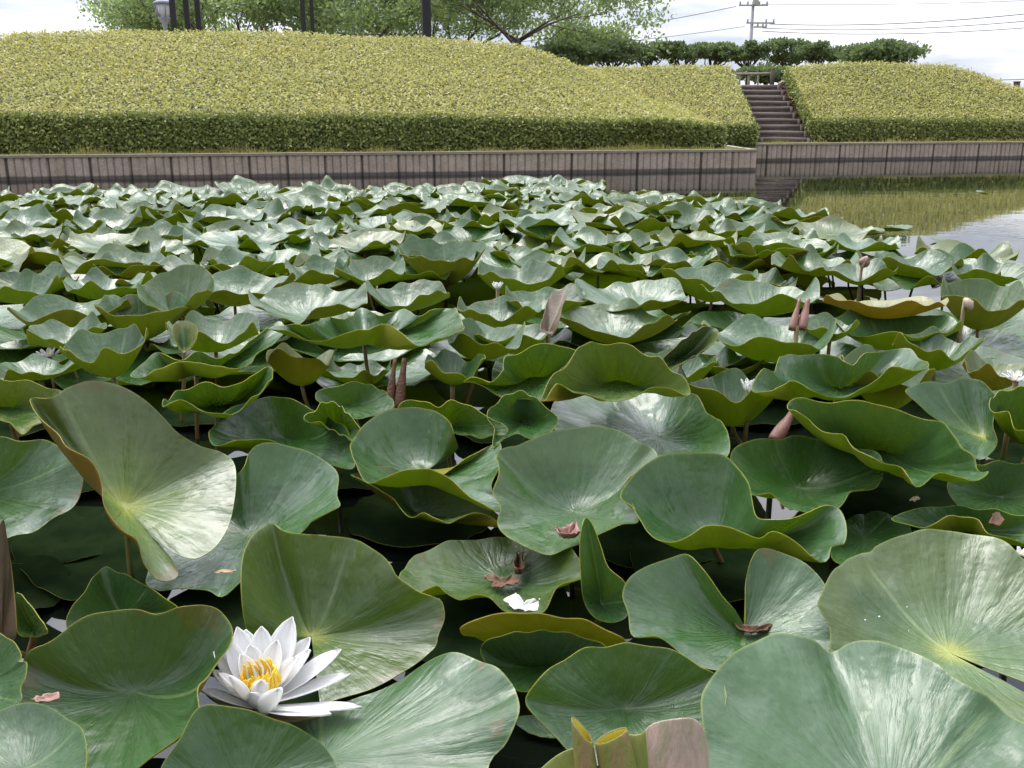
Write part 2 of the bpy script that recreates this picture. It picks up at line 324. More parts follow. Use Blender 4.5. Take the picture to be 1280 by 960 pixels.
def resample(pts, n):
    pts = [Vector(p) for p in pts]; ls = [0]
    for a, b in zip(pts, pts[1:]): ls.append(ls[-1] + (b - a).length)
    out = []
    for i in range(n):
        t = ls[-1] * i / (n - 1); k = 0
        while k < len(pts) - 2 and ls[k + 1] < t: k += 1
        f = (t - ls[k]) / max(ls[k + 1] - ls[k], 1e-9); out.append(pts[k].lerp(pts[k + 1], f))
    return out
def bumpy(rows, amp, seed):
    for r in rows[1:]:
        for p in r:
            q = noise.noise(p * .9 + Vector((seed, 0, 0))) * amp + noise.noise(p * 3.1 + Vector((seed, 4, 0))) * amp * .45; p.z += q; p.y += q * .5
    return rows
def densify(rows, k):
    out = []
    for a, b in zip(rows, rows[1:]):
        for i in range(k): out.append([p.lerp(q, i / k) for p, q in zip(a, b)])
    out.append(rows[-1]); return out
def hedge(name, foot, top, crest, back, label, nface, ntop, seed, sides=()):
    g = np.random.default_rng(seed); n = max(24, int((foot[-1] - foot[0]).length * 5) if isinstance(foot[0], Vector) else 60)
    f, t, c, b = (resample(x, n) for x in (foot, top, crest, back))
    base = t[0] * 0
    root = empty(name, foot[0])
    def loc(me): me.transform(Matrix.Translation(-Vector(foot[0]))); return me
    face = densify([f, t], 4); slope = densify([t, c], 12); rear = densify([c, b], 3)
    allr = bumpy(face[:-1] + slope[:-1] + rear, .035, seed)
    # rounded shoulder where face meets slope and along the crest
    Vc, Qc = loft_sample(allr)
    nf, ns = 4, 12; nc = n - 1
    Qf = Qc[:nf * nc]; Qs = Qc[nf * nc:]
    extra = [loft_sample([resample(r, 14) for r in s]) for s in sides]
    core_V = [Vc - np.array((0, 0, .05))]; core_Q = [Qc]; off = len(Vc)
    for ev, eq in extra: core_V.append(ev - np.array((0, 0, .05))); core_Q.append(eq + off); off += len(ev)
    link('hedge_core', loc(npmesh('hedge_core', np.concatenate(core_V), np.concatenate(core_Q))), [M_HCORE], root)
    P, Nn = sample(Vc, Qs, ntop, g); P += Nn * g.normal(0, .022, (ntop, 1)) ; up = Nn * .6 + np.array((0, -.15, .8))
    V, Q = leaves(P, up, .046, g, .45, .6, True); tint = np.clip(g.random(ntop) * .9 + .1, 0, 1)
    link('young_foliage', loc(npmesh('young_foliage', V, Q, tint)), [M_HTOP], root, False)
    P, Nn = sample(Vc, Qf, nface, g)
    if extra:
        for ev, eq in extra:
            p2, n2 = sample(ev, eq, nface // 4, g); P = np.concatenate([P, p2]); Nn = np.concatenate([Nn, n2])
    # old leaves thin out towards the foot, where bare twigs show
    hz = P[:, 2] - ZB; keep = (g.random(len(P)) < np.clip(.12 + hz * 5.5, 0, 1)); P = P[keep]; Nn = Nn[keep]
    P = P + Nn * g.normal(0, .03, (len(P), 1))
    V, Q = leaves(P, Nn + np.array((0, 0, .35)), .047, g, .5, .55, True); tint = g.random(len(P)) * .9
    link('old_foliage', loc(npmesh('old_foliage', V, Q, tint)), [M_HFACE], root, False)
    # bare stems at the foot
    for i in range(min(90, int(n * .8))):
        q = random.random() * (n - 1.01); j = int(q); p = f[j].lerp(f[j + 1], q - j) + Vector((0, -.015 + random.random() * .06, -.03))
        V, Fc = tube_geo([p, p + Vector((random.uniform(-.05, .05), random.uniform(-.03, .03), .12)), p + Vector((random.uniform(-.09, .09), random.uniform(-.03, .05), .26))], [.006, .005, .003], 4)
        link('stem', loc(pymesh('stem', V, Fc)), [M_BARK], root)
    tag(root, label, 'hedge', 'clipped azalea hedges'); return root
WAx = lambda px: (W0 + wd * 0)
def wl(px, back, z):                     # a point over the near bank, back from the pile wall
    # intersect the vertical plane through the pixel column with the offset wall line
    A = W0 + wn * back; d = ray(px, 200); t = 0
    # solve A + wd*s = (d.x, d.y)*k
    det = wd.x * (-d.y) - wd.y * (-d.x); s = ((-A.x) * (-d.y) - (-A.y) * (-d.x)) / det
    p = A + wd * s; return Vector((p.x, p.y, z))
def onray(px, py, p):                    # height that shows at py above the ground point p
    return Vector((p.x, p.y, at_d(px, py, p.y).z))
foot = [wl(x, .50, ZB) for x in (-420, 0, 300, 600, 896)] ; foot[-1] = at_d(906, 183, foot[-1].y + .35); foot[-1].z = ZB
top = [onray(x, y, wl(x, .62, 0)) for x, y in ((-420, 150), (0, 143), (300, 144), (600, 146), (840, 150))] + [onray(903, 156, foot[-1] + Vector((0, .14, 0)))]
crest = [onray(x, y, wl(x, b, 0)) for x, y, b in ((-380, 92, 4.6), (-150, 62, 4.8), (0, 47, 4.8), (50, 42, 4.9), (110, 40, 5), (330, 41, 5), (530, 49, 5), (600, 53, 4.9), (640, 56, 4.8), (660, 61, 4.6), (700, 75, 4.1), (745, 95, 3.5), (800, 121, 2.5), (850, 140, 1.6), (898, 155, 1.0))]
back = [p + Vector((.3, 2.2, -.5)) for p in crest]
hedge('hedge_mound', foot, top, crest, back, 'large rounded hedge mound of yellow green azalea filling the left bank', 56000, 150000, 1)
f2 = [at_d(860, 181, 16.6), at_d(945, 180, 16.9)]
for p in f2: p.z = ZB
t2 = [onray(860, 157, f2[0] + Vector((0, .1, 0))), onray(946, 156, f2[1] + Vector((0, .1, 0)))]
c2 = [at_d(690, 85, 20.2), at_d(800, 84, 20.3), at_d(912, 83, 20.4)]
b2 = [p + Vector((0, 2, -.5)) for p in c2]
hedge('hedge_mound', f2, t2, c2, b2, 'smaller sloping hedge between the large mound and the log steps', 10000, 26000, 2,
      sides=[[[f2[1], Vector((c2[-1].x, c2[-1].y, ZB + .8))], [t2[1], c2[-1]]]])
f3 = [at_d(1016, 178, 18.35), at_d(1280, 176, 19.3), at_d(1480, 175, 20.2)]
for p in f3: p.z = ZB
t3 = [onray(1014, 149, f3[0] + Vector((0, .1, 0))), onray(1280, 151, f3[1] + Vector((0, .1, 0))), onray(1480, 152, f3[2] + Vector((0, .1, 0)))]
c3 = [at_d(984, 84, 21.2), at_d(1080, 80, 21.4), at_d(1184, 80, 21.8), at_d(1225, 93, 21.5), at_d(1280, 113, 21.0), at_d(1400, 140, 20.7), at_d(1480, 148, 20.6)]
b3 = [p + Vector((.4, 2, -.5)) for p in c3]
hedge('hedge_mound', f3, t3, c3, b3, 'flat topped hedge mound right of the log steps, sloping down at its right end', 23000, 56000, 3,
      sides=[[[c3[0] + Vector((-.02, 0, -.42)), f3[0]], [c3[0], t3[0]]]])

# grass fringe along the top of the piles
def fringe(name, A, B, n, spread, seed, label):
    g = np.random.default_rng(seed); A = np.array(A); B = np.array(B); t = g.random(n)[:, None]; nn = np.array((-(B - A)[1], (B - A)[0], 0)); nn = nn / np.linalg.norm(nn)
    P = A + (B - A) * t + nn * (g.random((n, 1)) * spread); P[:, 2] = ZB - .005
    k = np.array([noise.noise(Vector((p[0] * 2, p[1] * 2, 0))) for p in P]); sz = np.clip(.03 + .07 * k, .02, .1)
    d = np.array((0, 0, 1.)) + g.normal(0, .35, (n, 3)); s = g.normal(0, 1, (n, 3)); s[:, 2] = 0; s /= np.linalg.norm(s, axis=1)[:, None]; s *= .006
    sz = (sz * (.5 + g.random(n)))[:, None]
    V = np.stack([P - s, P + s, P + d * sz + s * .2, P + d * sz - s * .2], 1).reshape(-1, 3)
    o = link(name, npmesh(name, V, np.arange(4 * n).reshape(-1, 4), g.random(n)), [M_GRASS], None, False)
    tag(o, label, 'grass', kind='stuff')
fringe('grass', W0 - wd * 3 + wn * .08, W1 + wn * .08, 15000, .5, 5, 'thin dry grass along the top of the near pile wall')
fringe('grass', V0 + vn * .08, V1 + vd * 3 + vn * .08, 6000, .4, 6, 'thin dry grass along the top of the far pile wall')

# ------------------------------------------------------------------ log steps
ns = 10
st = empty('log_steps', (0, 0, 0))
xl = at_d(944, 178, 18.4).x; xr = at_d(1013, 178, 18.4).x; cx = (xl + xr) / 2; hw = (xr - xl) / 2
st.location = (cx, 18.3, ZB)
def sl(me): me.transform(Matrix.Translation(-Vector(st.location))); return me
z0, z1, y0, y1 = ZB + .05, 1.33, 18.35, 20.75
for i in range(ns):
    z = z0 + (z1 - z0) * i / (ns - 1); y = y0 + (y1 - y0) * i / (ns - 1); w = hw * random.uniform(.95, 1.02); q = random.uniform(-.03, .03)
    V, Fc = [], []
    r = .042
    tube_geo([(cx - w + q, y, z), (cx - w * .3, y, z + random.uniform(-.006, .006)), (cx + w * .4, y, z), (cx + w + q, y, z + random.uniform(-.01, .01))], [r, r * 1.04, r, r * .95], 10, V, Fc)
    lg = link('log', sl(pymesh('log', V, Fc)), [M_LOG], st)
    for sx in (-.86, .9):
        V, Fc = tube_geo([(cx + w * sx, y - .06, z - .16), (cx + w * sx, y - .06, z + .03)], [.028, .026], 8)
        link('peg', sl(pymesh('peg', V, Fc)), [M_LOG], lg)
    V, Fc = [], []; box_geo((cx, y + .12, z - .045), (hw * .97, .15, .05), V, Fc)
    link('tread', sl(pymesh('tread', V, Fc)), [M_SOIL], st, False)
tag(st, 'flight of log steps with packed earth treads climbing between two hedges', 'steps')
# crumbly soil beside the steps
V, Fc = [], []; nx, ny = 10, 40
xa, xb = at_d(1008, 178, 18.3).x - .05, at_d(1026, 178, 18.4).x + .1
for j in range(ny + 1):
    y = 18.2 + 2.9 * j / ny
    for i in range(nx + 1):
        x = xl - .25 + (xb - xl + .25) * i / nx; z = ZB + max(0, (y - 18.42)) * (z1 - z0) / (y1 - y0) - .05
        if x > xr - .06 and y > 18.5: z += .10 * (x - xr + .06) / .2 + noise.noise(Vector((x * 9, y * 9, 0))) * .03
        V.append((x, y, z))
for j in range(ny):
    for i in range(nx): a = j * (nx + 1) + i; Fc.append((a, a + 1, a + nx + 2, a + nx + 1))
tag(link('soil_slope', pymesh('soil_slope', V, Fc), [M_SOIL]), kind='structure')
g = np.random.default_rng(9); P = np.stack([g.uniform(xr - .02, xb - .05, 900), g.uniform(18.4, 21, 900), np.zeros(900)], 1); P[:, 2] = ZB + (P[:, 1] - 18.42) * (z1 - z0) / (y1 - y0) + .03
V, Q = leaves(P, np.tile((0, -.3, .6), (900, 1)), .06, g, 1.0)
o = link('leaf_litter', npmesh('leaf_litter', V, Q, g.random(900)), [M_DEAD], None, False); tag(o, 'dry brown leaf litter and twigs on the soil right of the log steps', 'leaf litter', kind='stuff')
# rail at the head of the steps
rl = empty('wooden_rail', at_d(945, 102, 21.6))
ra, rb = at_d(912, 92.5, 21.6), at_d(962, 92, 21.6)
def rloc(me): me.transform(Matrix.Translation(-rl.location)); return me
V, Fc = tube_geo([ra, rb], [.024, .024], 8); link('handrail', rloc(pymesh('handrail', V, Fc)), [M_WOODR], rl)
for px in (914, 925, 936, 948):
    p = at_d(px, 93, 21.62); V, Fc = tube_geo([(p.x, p.y, 1.25), p], [.022, .02], 8); link('post', rloc(pymesh('post', V, Fc)), [M_WOODR], rl)
p = at_d(966, 88, 21.5); V, Fc = tube_geo([(p.x, p.y, 1.2), p], [.05, .045], 10); link('end_post', rloc(pymesh('end_post', V, Fc)), [M_BARK], rl)
tag(rl, 'low grey wooden rail across the head of the log steps', 'railing')

# ------------------------------------------------------------------ trees
def grow(p, d, ln, r, depth, V, Fc, tips, g, bend=.35, kids=3, up=.1):
    pts = [p]; rs = [r]; q = p.copy(); dd = d.normalized()
    for i in range(4):
        dd = (dd + Vector((g.uniform(-1, 1), g.uniform(-1, 1), g.uniform(-1, 1) + up)) * bend * .4).normalized(); q = q + dd * ln / 4; pts.append(q.copy()); rs.append(max(.006, r * (1 - .13 * (i + 1))))
    tube_geo(pts, rs, 6 if depth < 2 else 4, V, Fc)
    if depth <= 0: tips.append((q, dd)); return
    if depth <= 2: tips.append((pts[2], dd))
    for k in range(kids):
        b = pts[2 if k == 0 else (3 if k == 1 else 4)]; nd = (dd + Vector((g.uniform(-1, 1), g.uniform(-1, 1), g.uniform(-.5, .8))) * .95).normalized()
        grow(b, nd, ln * g.uniform(.62, .85), rs[-1] * .75, depth - 1, V, Fc, tips, g, bend, kids, up)
def tree(name, base, h, spread, nleaf, leaf, mat, label, cat, group, seed, depth=4, dirs=None, trunk_r=.12, clump=.35, lean=(0, 0), fork=.4):
    g = random.Random(seed); gn = np.random.default_rng(seed); V, Fc, tips = [], [], []
    base = Vector(base); fk = base + Vector((lean[0], lean[1], h * fork))
    tube_geo([base - Vector((0, 0, .2)), base.lerp(fk, .5) + Vector((g.uniform(-.1, .1), 0, 0)), fk], [trunk_r * 1.3, trunk_r, trunk_r * .8], 8, V, Fc)
    for d in (dirs or [(math.cos(a), math.sin(a), .45) for a in [g.uniform(0, .8) + k * 1.25 for k in range(5)]]):
        d = Vector(d); grow(fk - Vector((0, 0, g.uniform(0, h * .1))), d, spread * .5, trunk_r * .55, depth - 1, V, Fc, tips, g)
    root = empty(name, base); me = pymesh('trunk', [v - base for v in V], Fc); link('trunk', me, [M_BARK], root)
    T = np.array([tuple(t[0]) for t in tips]); i = gn.integers(0, len(T), nleaf); P = T[i] + gn.normal(0, clump * .5, (nleaf, 3)) * np.array((1, 1, .45)); 
    Nn = np.tile((0, 0, .4), (nleaf, 1)) + gn.normal(0, .3, (nleaf, 3))
    V, Q = leaves(P, Nn, leaf, gn, .9, .6)
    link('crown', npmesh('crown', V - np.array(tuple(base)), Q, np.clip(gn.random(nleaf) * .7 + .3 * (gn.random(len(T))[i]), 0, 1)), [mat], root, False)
    tag(root, label, cat, group); return root
gp = 'trees behind the hedge mound'
def gb(px, D): p = at_d(px, 100, D); return (p.x, p.y, ZT)
tree('cherry_tree', gb(640, 27), 3.6, 3.9, 22000, .11, M_TREE, 'open branched cherry tree whose bare limbs show right of the thick black post', 'tree', gp, 11, 5, clump=.42, trunk_r=.075, lean=(.2, 0), fork=.38)
tree('cherry_tree', gb(565, 32), 4.6, 3.7, 19000, .12, M_TREE, 'bushy pale green tree just right of the thick black post', 'tree', gp, 12, 5, clump=.6, trunk_r=.12, fork=.28)
tree('cherry_tree', gb(455, 31), 4.5, 3.7, 17000, .12, M_TREE, 'leafy tree between the pair of black posts and the thick black post', 'tree', gp, 13, 5, clump=.6, trunk_r=.12, fork=.28)
tree('cherry_tree', gb(310, 31), 4.5, 3.4, 17000, .12, M_TREE, 'leafy tree between the three black posts and the pair of black posts', 'tree', gp, 14, 5, clump=.6, trunk_r=.12, fork=.28)
tree('cherry_tree', gb(238, 34), 5.0, 2.5, 13000, .12, M_TREE, 'thin leaved tree standing behind the pale blue lantern lamp', 'tree', gp, 15, 5, clump=.6, trunk_r=.12, fork=.3)
def blob_tree(name, base, crown_c, rad, n, leaf, mat, label, seed, group, gaps=.0, trunk_r=.06):
    gn = np.random.default_rng(seed); g = random.Random(seed); base = Vector(base); cc = Vector(crown_c); root = empty(name, base)
    k = 26; cl = gn.normal(0, 1, (k, 3)); cl /= np.linalg.norm(cl, axis=1)[:, None]; cl *= (gn.random((k, 1)) ** .45) * np.array(rad) * .8
    V, Fc = [], []; f1 = base.lerp(cc, .55)
    tube_geo([base - Vector((0, 0, .2)), f1], [trunk_r, trunk_r * .8], 7, V, Fc)
    for c in cl[:16]:
        e = cc + Vector(c); m = f1.lerp(e, .5) + Vector((g.uniform(-.1, .1), g.uniform(-.1, .1), -.06)); tube_geo([f1, m, e], [trunk_r * .5, trunk_r * .3, .01], 5, V, Fc)
    link('trunk', pymesh('trunk', [v - base for v in V], Fc), [M_BARK], root)
    i = gn.integers(0, k, n); d = gn.normal(0, 1, (n, 3)); d /= np.linalg.norm(d, axis=1)[:, None]
    cr = (.30 + .25 * gn.random(k)) * (1 - gaps * .45); P = np.array(tuple(cc)) + cl[i] + d * (gn.random((n, 1)) ** .5) * cr[i][:, None] * np.array(rad) 
    V, Q = leaves(P, d * .6 + np.array((0, 0, .5)), leaf, gn, .7, .6)
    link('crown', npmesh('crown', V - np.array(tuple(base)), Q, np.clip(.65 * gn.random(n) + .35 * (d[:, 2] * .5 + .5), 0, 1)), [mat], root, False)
    tag(root, label, 'tree', group); return root
gr = 'clipped trees in the row beyond the steps'
def bt(px, py, rx, rz, D, n, mat, label, seed, gaps=0., leaf=.11):
    c = at_d(px, py, D); s = D / F
    blob_tree('evergreen_tree', (c.x, c.y, ZT), c, (rx * s, rx * s * .8, rz * s), n, leaf, mat, label, seed, gr, gaps)
bt(733, 52, 52, 27, 31, 5200, M_TREE, 'rounded green tree rising above the row behind the right slope of the large mound', 21)
bt(712, 69, 40, 17, 27, 3600, M_TREE2, 'dark hedge tree tucked behind the sloping right shoulder of the large mound', 22)
for i, (px, rx, py, rz, lab) in enumerate(((765, 34, 68, 15, 'dark clipped tree first in the row right of the rounded green tree'), (812, 30, 66, 13, 'thin see-through clipped tree second in the row right of the rounded tree'),
        (852, 28, 67, 13, 'thin see-through clipped tree midway between the rounded tree and the utility pole'), (890, 27, 67, 12, 'thin see-through clipped tree next left of the utility pole'),
        (936, 28, 67, 13, 'thin see-through clipped tree right in front of the utility pole foot'), (985, 34, 66, 17, 'taller spreading clipped tree over the head of the log steps'),
        (1032, 28, 67, 13, 'thin see-through clipped tree left of the broad dark tree'))):
    bt(px, py - 2, rx * 1.45, rz * .95, 28 + i % 2, 4200, M_TREE2, lab, 30 + i, 1.0 if i else .3, .085)
bt(1098, 66, 50, 15, 26, 5200, M_TREE2, 'broad dense dark tree at the right end of the row above the right mound', 40)
bt(958, 93, 42, 9, 24, 2500, M_TREE2, 'low dark bush behind the wooden rail at the head of the steps', 41, .3)

# ------------------------------------------------------------------ black posts, lamp, utility pole, wires, stake
def post(px0, px1, ybot, wpx, D, label):
    b = at_d((px0 + px1) / 2, ybot, D); r = wpx * D / F / 2
    root = empty('black_post', (b.x, b.y, ZT))
    V, Fc = [], []; box_geo((0, 0, 2.6), (r, r, 2.6), V, Fc, .2); me = pymesh('shaft', V, Fc)
    o = link('shaft', me, [M_BLACK], root, False); bv = o.modifiers.new('b', 'BEVEL'); bv.width = r * .18
    V, Fc = [], []; box_geo((0, 0, .06), (r * 1.7, r * 1.7, .06), V, Fc, .2); link('base_plate', pymesh('base_plate', V, Fc), [M_BLACK], root, False)
    V, Fc = [], []; box_geo((0, 0, 5.25), (r * 1.3, r * 1.3, .05), V, Fc, .2); link('post_cap', pymesh('post_cap', V, Fc), [M_BLACK], root, False)
    tag(root, label, 'post', 'black posts behind the large hedge mound')
post(218, 218, 36, 6.6, 21.5, 'black post nearest the pale blue lantern lamp, first of the three close together')
post(235, 235, 37, 6.2, 22.5, 'middle black post of the three close together')
post(249, 249, 38, 6.0, 23.5, 'rightmost black post of the three close together')
post(380, 380, 42, 5.4, 22.5, 'left and thicker black post of the close pair')
post(391, 391, 42, 4.6, 24.5, 'right and thinner black post of the close pair')
post(533.5, 533.5, 49, 10.2, 21.5, 'thick lone black post behind the middle of the large mound')
b = at_d(207, 40, 23); lm = empty('street_lamp', (b.x, b.y, ZT)); s = 23 / F
zt = lambda py: at_d(207, py, 23).z - ZT
def ring(prof, n=12):
    V, Fc = [], []
    for r, z in prof:
        for k in range(n): a = 2 * math.pi * k / n; V.append((r * math.cos(a), r * math.sin(a), z))
    for i in range(len(prof) - 1):
        for k in range(n): Fc.append((i * n + k, i * n + (k + 1) % n, (i + 1) * n + (k + 1) % n, (i + 1) * n + k))
    Fc.append(tuple(range(n))[::-1]); Fc.append(tuple((len(prof) - 1) * n + k for k in range(n))); return V, Fc
link('lamp_pole', pymesh('lamp_pole', *ring([(.05, -.2), (.04, zt(40)), (2.6 * s, zt(34)), (3.2 * s, zt(30)), (7 * s, zt(23)), (7.4 * s, zt(21.5))])), [M_LAMP], lm)
link('lamp_glass', pymesh('lamp_glass', *ring([(6.2 * s, zt(21.5)), (7.2 * s, zt(6)), (6.5 * s, zt(5))])), [M_GLASS], lm)
link('lamp_cap', pymesh('lamp_cap', *ring([(11 * s, zt(5)), (11.5 * s, zt(3.5)), (6 * s, zt(0)), (1.2 * s, zt(-3))])), [M_LAMP], lm)
for k in range(6):
    a = k * math.pi / 3; ca, sa = math.cos(a), math.sin(a)
    V, Fc = tube_geo([(6.6 * s * ca, 6.6 * s * sa, zt(22)), (9.5 * s * ca, 9.5 * s * sa, zt(14)), (9.8 * s * ca, 9.8 * s * sa, zt(4.5))], [.018] * 3, 5); link('lamp_rib', pymesh('lamp_rib', V, Fc), [M_LAMP], lm)
tag(lm, 'pale blue grey lantern lamp left of the three black posts', 'street lamp')
DU = 80; up = empty('utility_pole', (at_d(936, 90, DU).x, DU, ZT)); UX = up.location.x; su = DU / F
uz = lambda py: at_d(936, py, DU).z - ZT
link('pole_shaft', pymesh('pole_shaft', *ring([(.17, -.5), (.17, 0), (.12, uz(2))])), [M_CONC], up)
for py, a, b_, nm in ((7, -17, 17, 'cross_arm'), (29, -7, 26, 'cross_arm'), (34, 2, 17, 'cross_arm')):
    V, Fc = [], []; box_geo(((a + b_) / 2 * su, -.17, uz(py)), ((b_ - a) / 2 * su, .06, .06), V, Fc); arm = link(nm, pymesh(nm, V, Fc), [M_CONC], up, False)
    for q in (.04, .3, .7, .96):
        x = (a + (b_ - a) * q) * su
        if abs(x) < .2: continue
        V, Fc = ring([(.05, .06), (.09, .12), (.05, .18), (.09, .24), (.05, .3)], 8); V = [(v[0] + x, v[1] - .17, v[2] + uz(py)) for v in V]; link('insulator', pymesh('insulator', V, Fc), [M_CONC], arm)
V, Fc = ring([(.2, 0), (.24, .1), (.24, .75), (.2, .85)], 10); V = [(v[0] + .1, v[1] - .4, v[2] + uz(7)) for v in V]; link('transformer', pymesh('transformer', V, Fc), [M_CONC], up)
tag(up, 'grey utility pole with cross arms rising above the clipped tree row', 'utility pole')
def wire(p, q, D1, D2, sag, r, label):
    a, b_ = at_d(p[0], p[1], D1), at_d(q[0], q[1], D2); pts = []
    for i in range(17):
        t = i / 16; m = a.lerp(b_, t); m.z -= sag * 4 * t * (1 - t); pts.append(m)
    o = tube('overhead_wire', pts, [r] * 17, M_WIRE, n=5); tag(o, label, 'wire', 'overhead wires')
wire((920, 8), (560, 62), DU, 70, .3, .03, 'overhead wire running down left from the top arm of the utility pole behind the trees')
wire((931, 33), (560, 72), DU, 70, .2, .022, 'lower overhead wire running left from the utility pole into the trees')
wire((952, 5), (1400, -6), DU, 95, .3, .022, 'highest overhead wire running right from the top arm of the utility pole')
wire((962, 30), (1400, 3), DU, 62, .5, .035, 'thick overhead wire rising right from the lower arm of the utility pole')
wire((953, 35), (1400, 14), DU, 64, .5, .03, 'second overhead wire from below on the right of the utility pole')
wire((953, 39), (1400, 24), DU, 66, .5, .03, 'lowest overhead wire to the right of the utility pole')
wire((1180, 101), (1500, 88), 60, 50, .1, .025, 'low overhead wire just above the right end of the right mound')
sk = empty('marker_stake', at_d(1270, 112, 24)); V, Fc = [], []; box_geo((0, 0, 0), (.05, .05, .16), V, Fc, .3); link('stake_shaft', pymesh('stake_shaft', V, Fc), [M_BARK], sk, False)
sk.location.z = ZT - .1; dz = at_d(1270, 103, 24).z - sk.location.z; sk.children[0].scale = (1, 1, dz / .16)
V, Fc = [], []; box_geo((0, 0, dz + .012), (.06, .06, .012), V, Fc, .3); link('stake_cap', pymesh('stake_cap', V, Fc), [M_BARK], sk, False)
tag(sk, 'short dark stake beyond the sloping right end of the right mound', 'stake')
# unseen bank and trees added behind the viewer so pad rims mirror something dark
sheet('added_rear_bank', [(-60, -9, .25), (60, -9, .25), (60, -300, .3), (-60, -300, .3)], M_GROUND)
V, Fc = [], []; box_geo((0, -9.0, 0), (60, .08, .27), V, Fc); tag(link('retaining_wall', pymesh('retaining_wall', V, Fc), [M_WALL], None, False), 'low wall of the unseen bank added behind the viewer, mirrored in the water', 'retaining wall')
g = np.random.default_rng(60); k = 60; cc = np.stack([g.uniform(-22, 22, k), g.uniform(-19, -14, k), g.uniform(.5, 2.2, k)], 1); n = 11000; i = g.integers(0, k, n); d = g.normal(0, 1, (n, 3)); d /= np.linalg.norm(d, axis=1)[:, None]
P = cc[i] + d * (g.random((n, 1)) ** .4) * np.array((1.7, 1.2, 1.1)); V, Q = leaves(P, d + np.array((0, 0, .5)), .42, g, .7, .6)
tag(link('added_trees_behind', npmesh('added_trees_behind', V, Q, g.random(n)), [M_TREE2], None, False), 'dark mass of trees added unseen behind the viewer for the pads to mirror', 'trees', kind='stuff')
#PADS
# ------------------------------------------------------------------ lily pads
PADS = []
def catmull(pts, n, closed):
    m = len(pts); out = []
    A = np.array(pts, float); seg = m if closed else m - 1
    d = [np.linalg.norm(A[(i + 1) % m][:3] - A[i][:3]) for i in range(seg)]; tot = sum(d); cum = np.concatenate([[0], np.cumsum(d)])
    for j in range(n):
        t = tot * j / (n if closed else n - 1); i = min(int(np.searchsorted(cum, t, 'right')) - 1, seg - 1); i = max(i, 0)
        f = (t - cum[i]) / max(d[i], 1e-9)
        if closed: p0, p1, p2, p3 = A[(i - 1) % m], A[i], A[(i + 1) % m], A[(i + 2) % m]
        else: p0, p1, p2, p3 = A[max(i - 1, 0)], A[i], A[i + 1], A[min(i + 2, m - 1)]
        out.append(.5 * ((2 * p1) + (-p0 + p2) * f + (2 * p0 - 5 * p1 + 4 * p2 - p3) * f * f + (-p0 + 3 * p1 - 3 * p2 + p3) * f ** 3))
    return np.array(out)
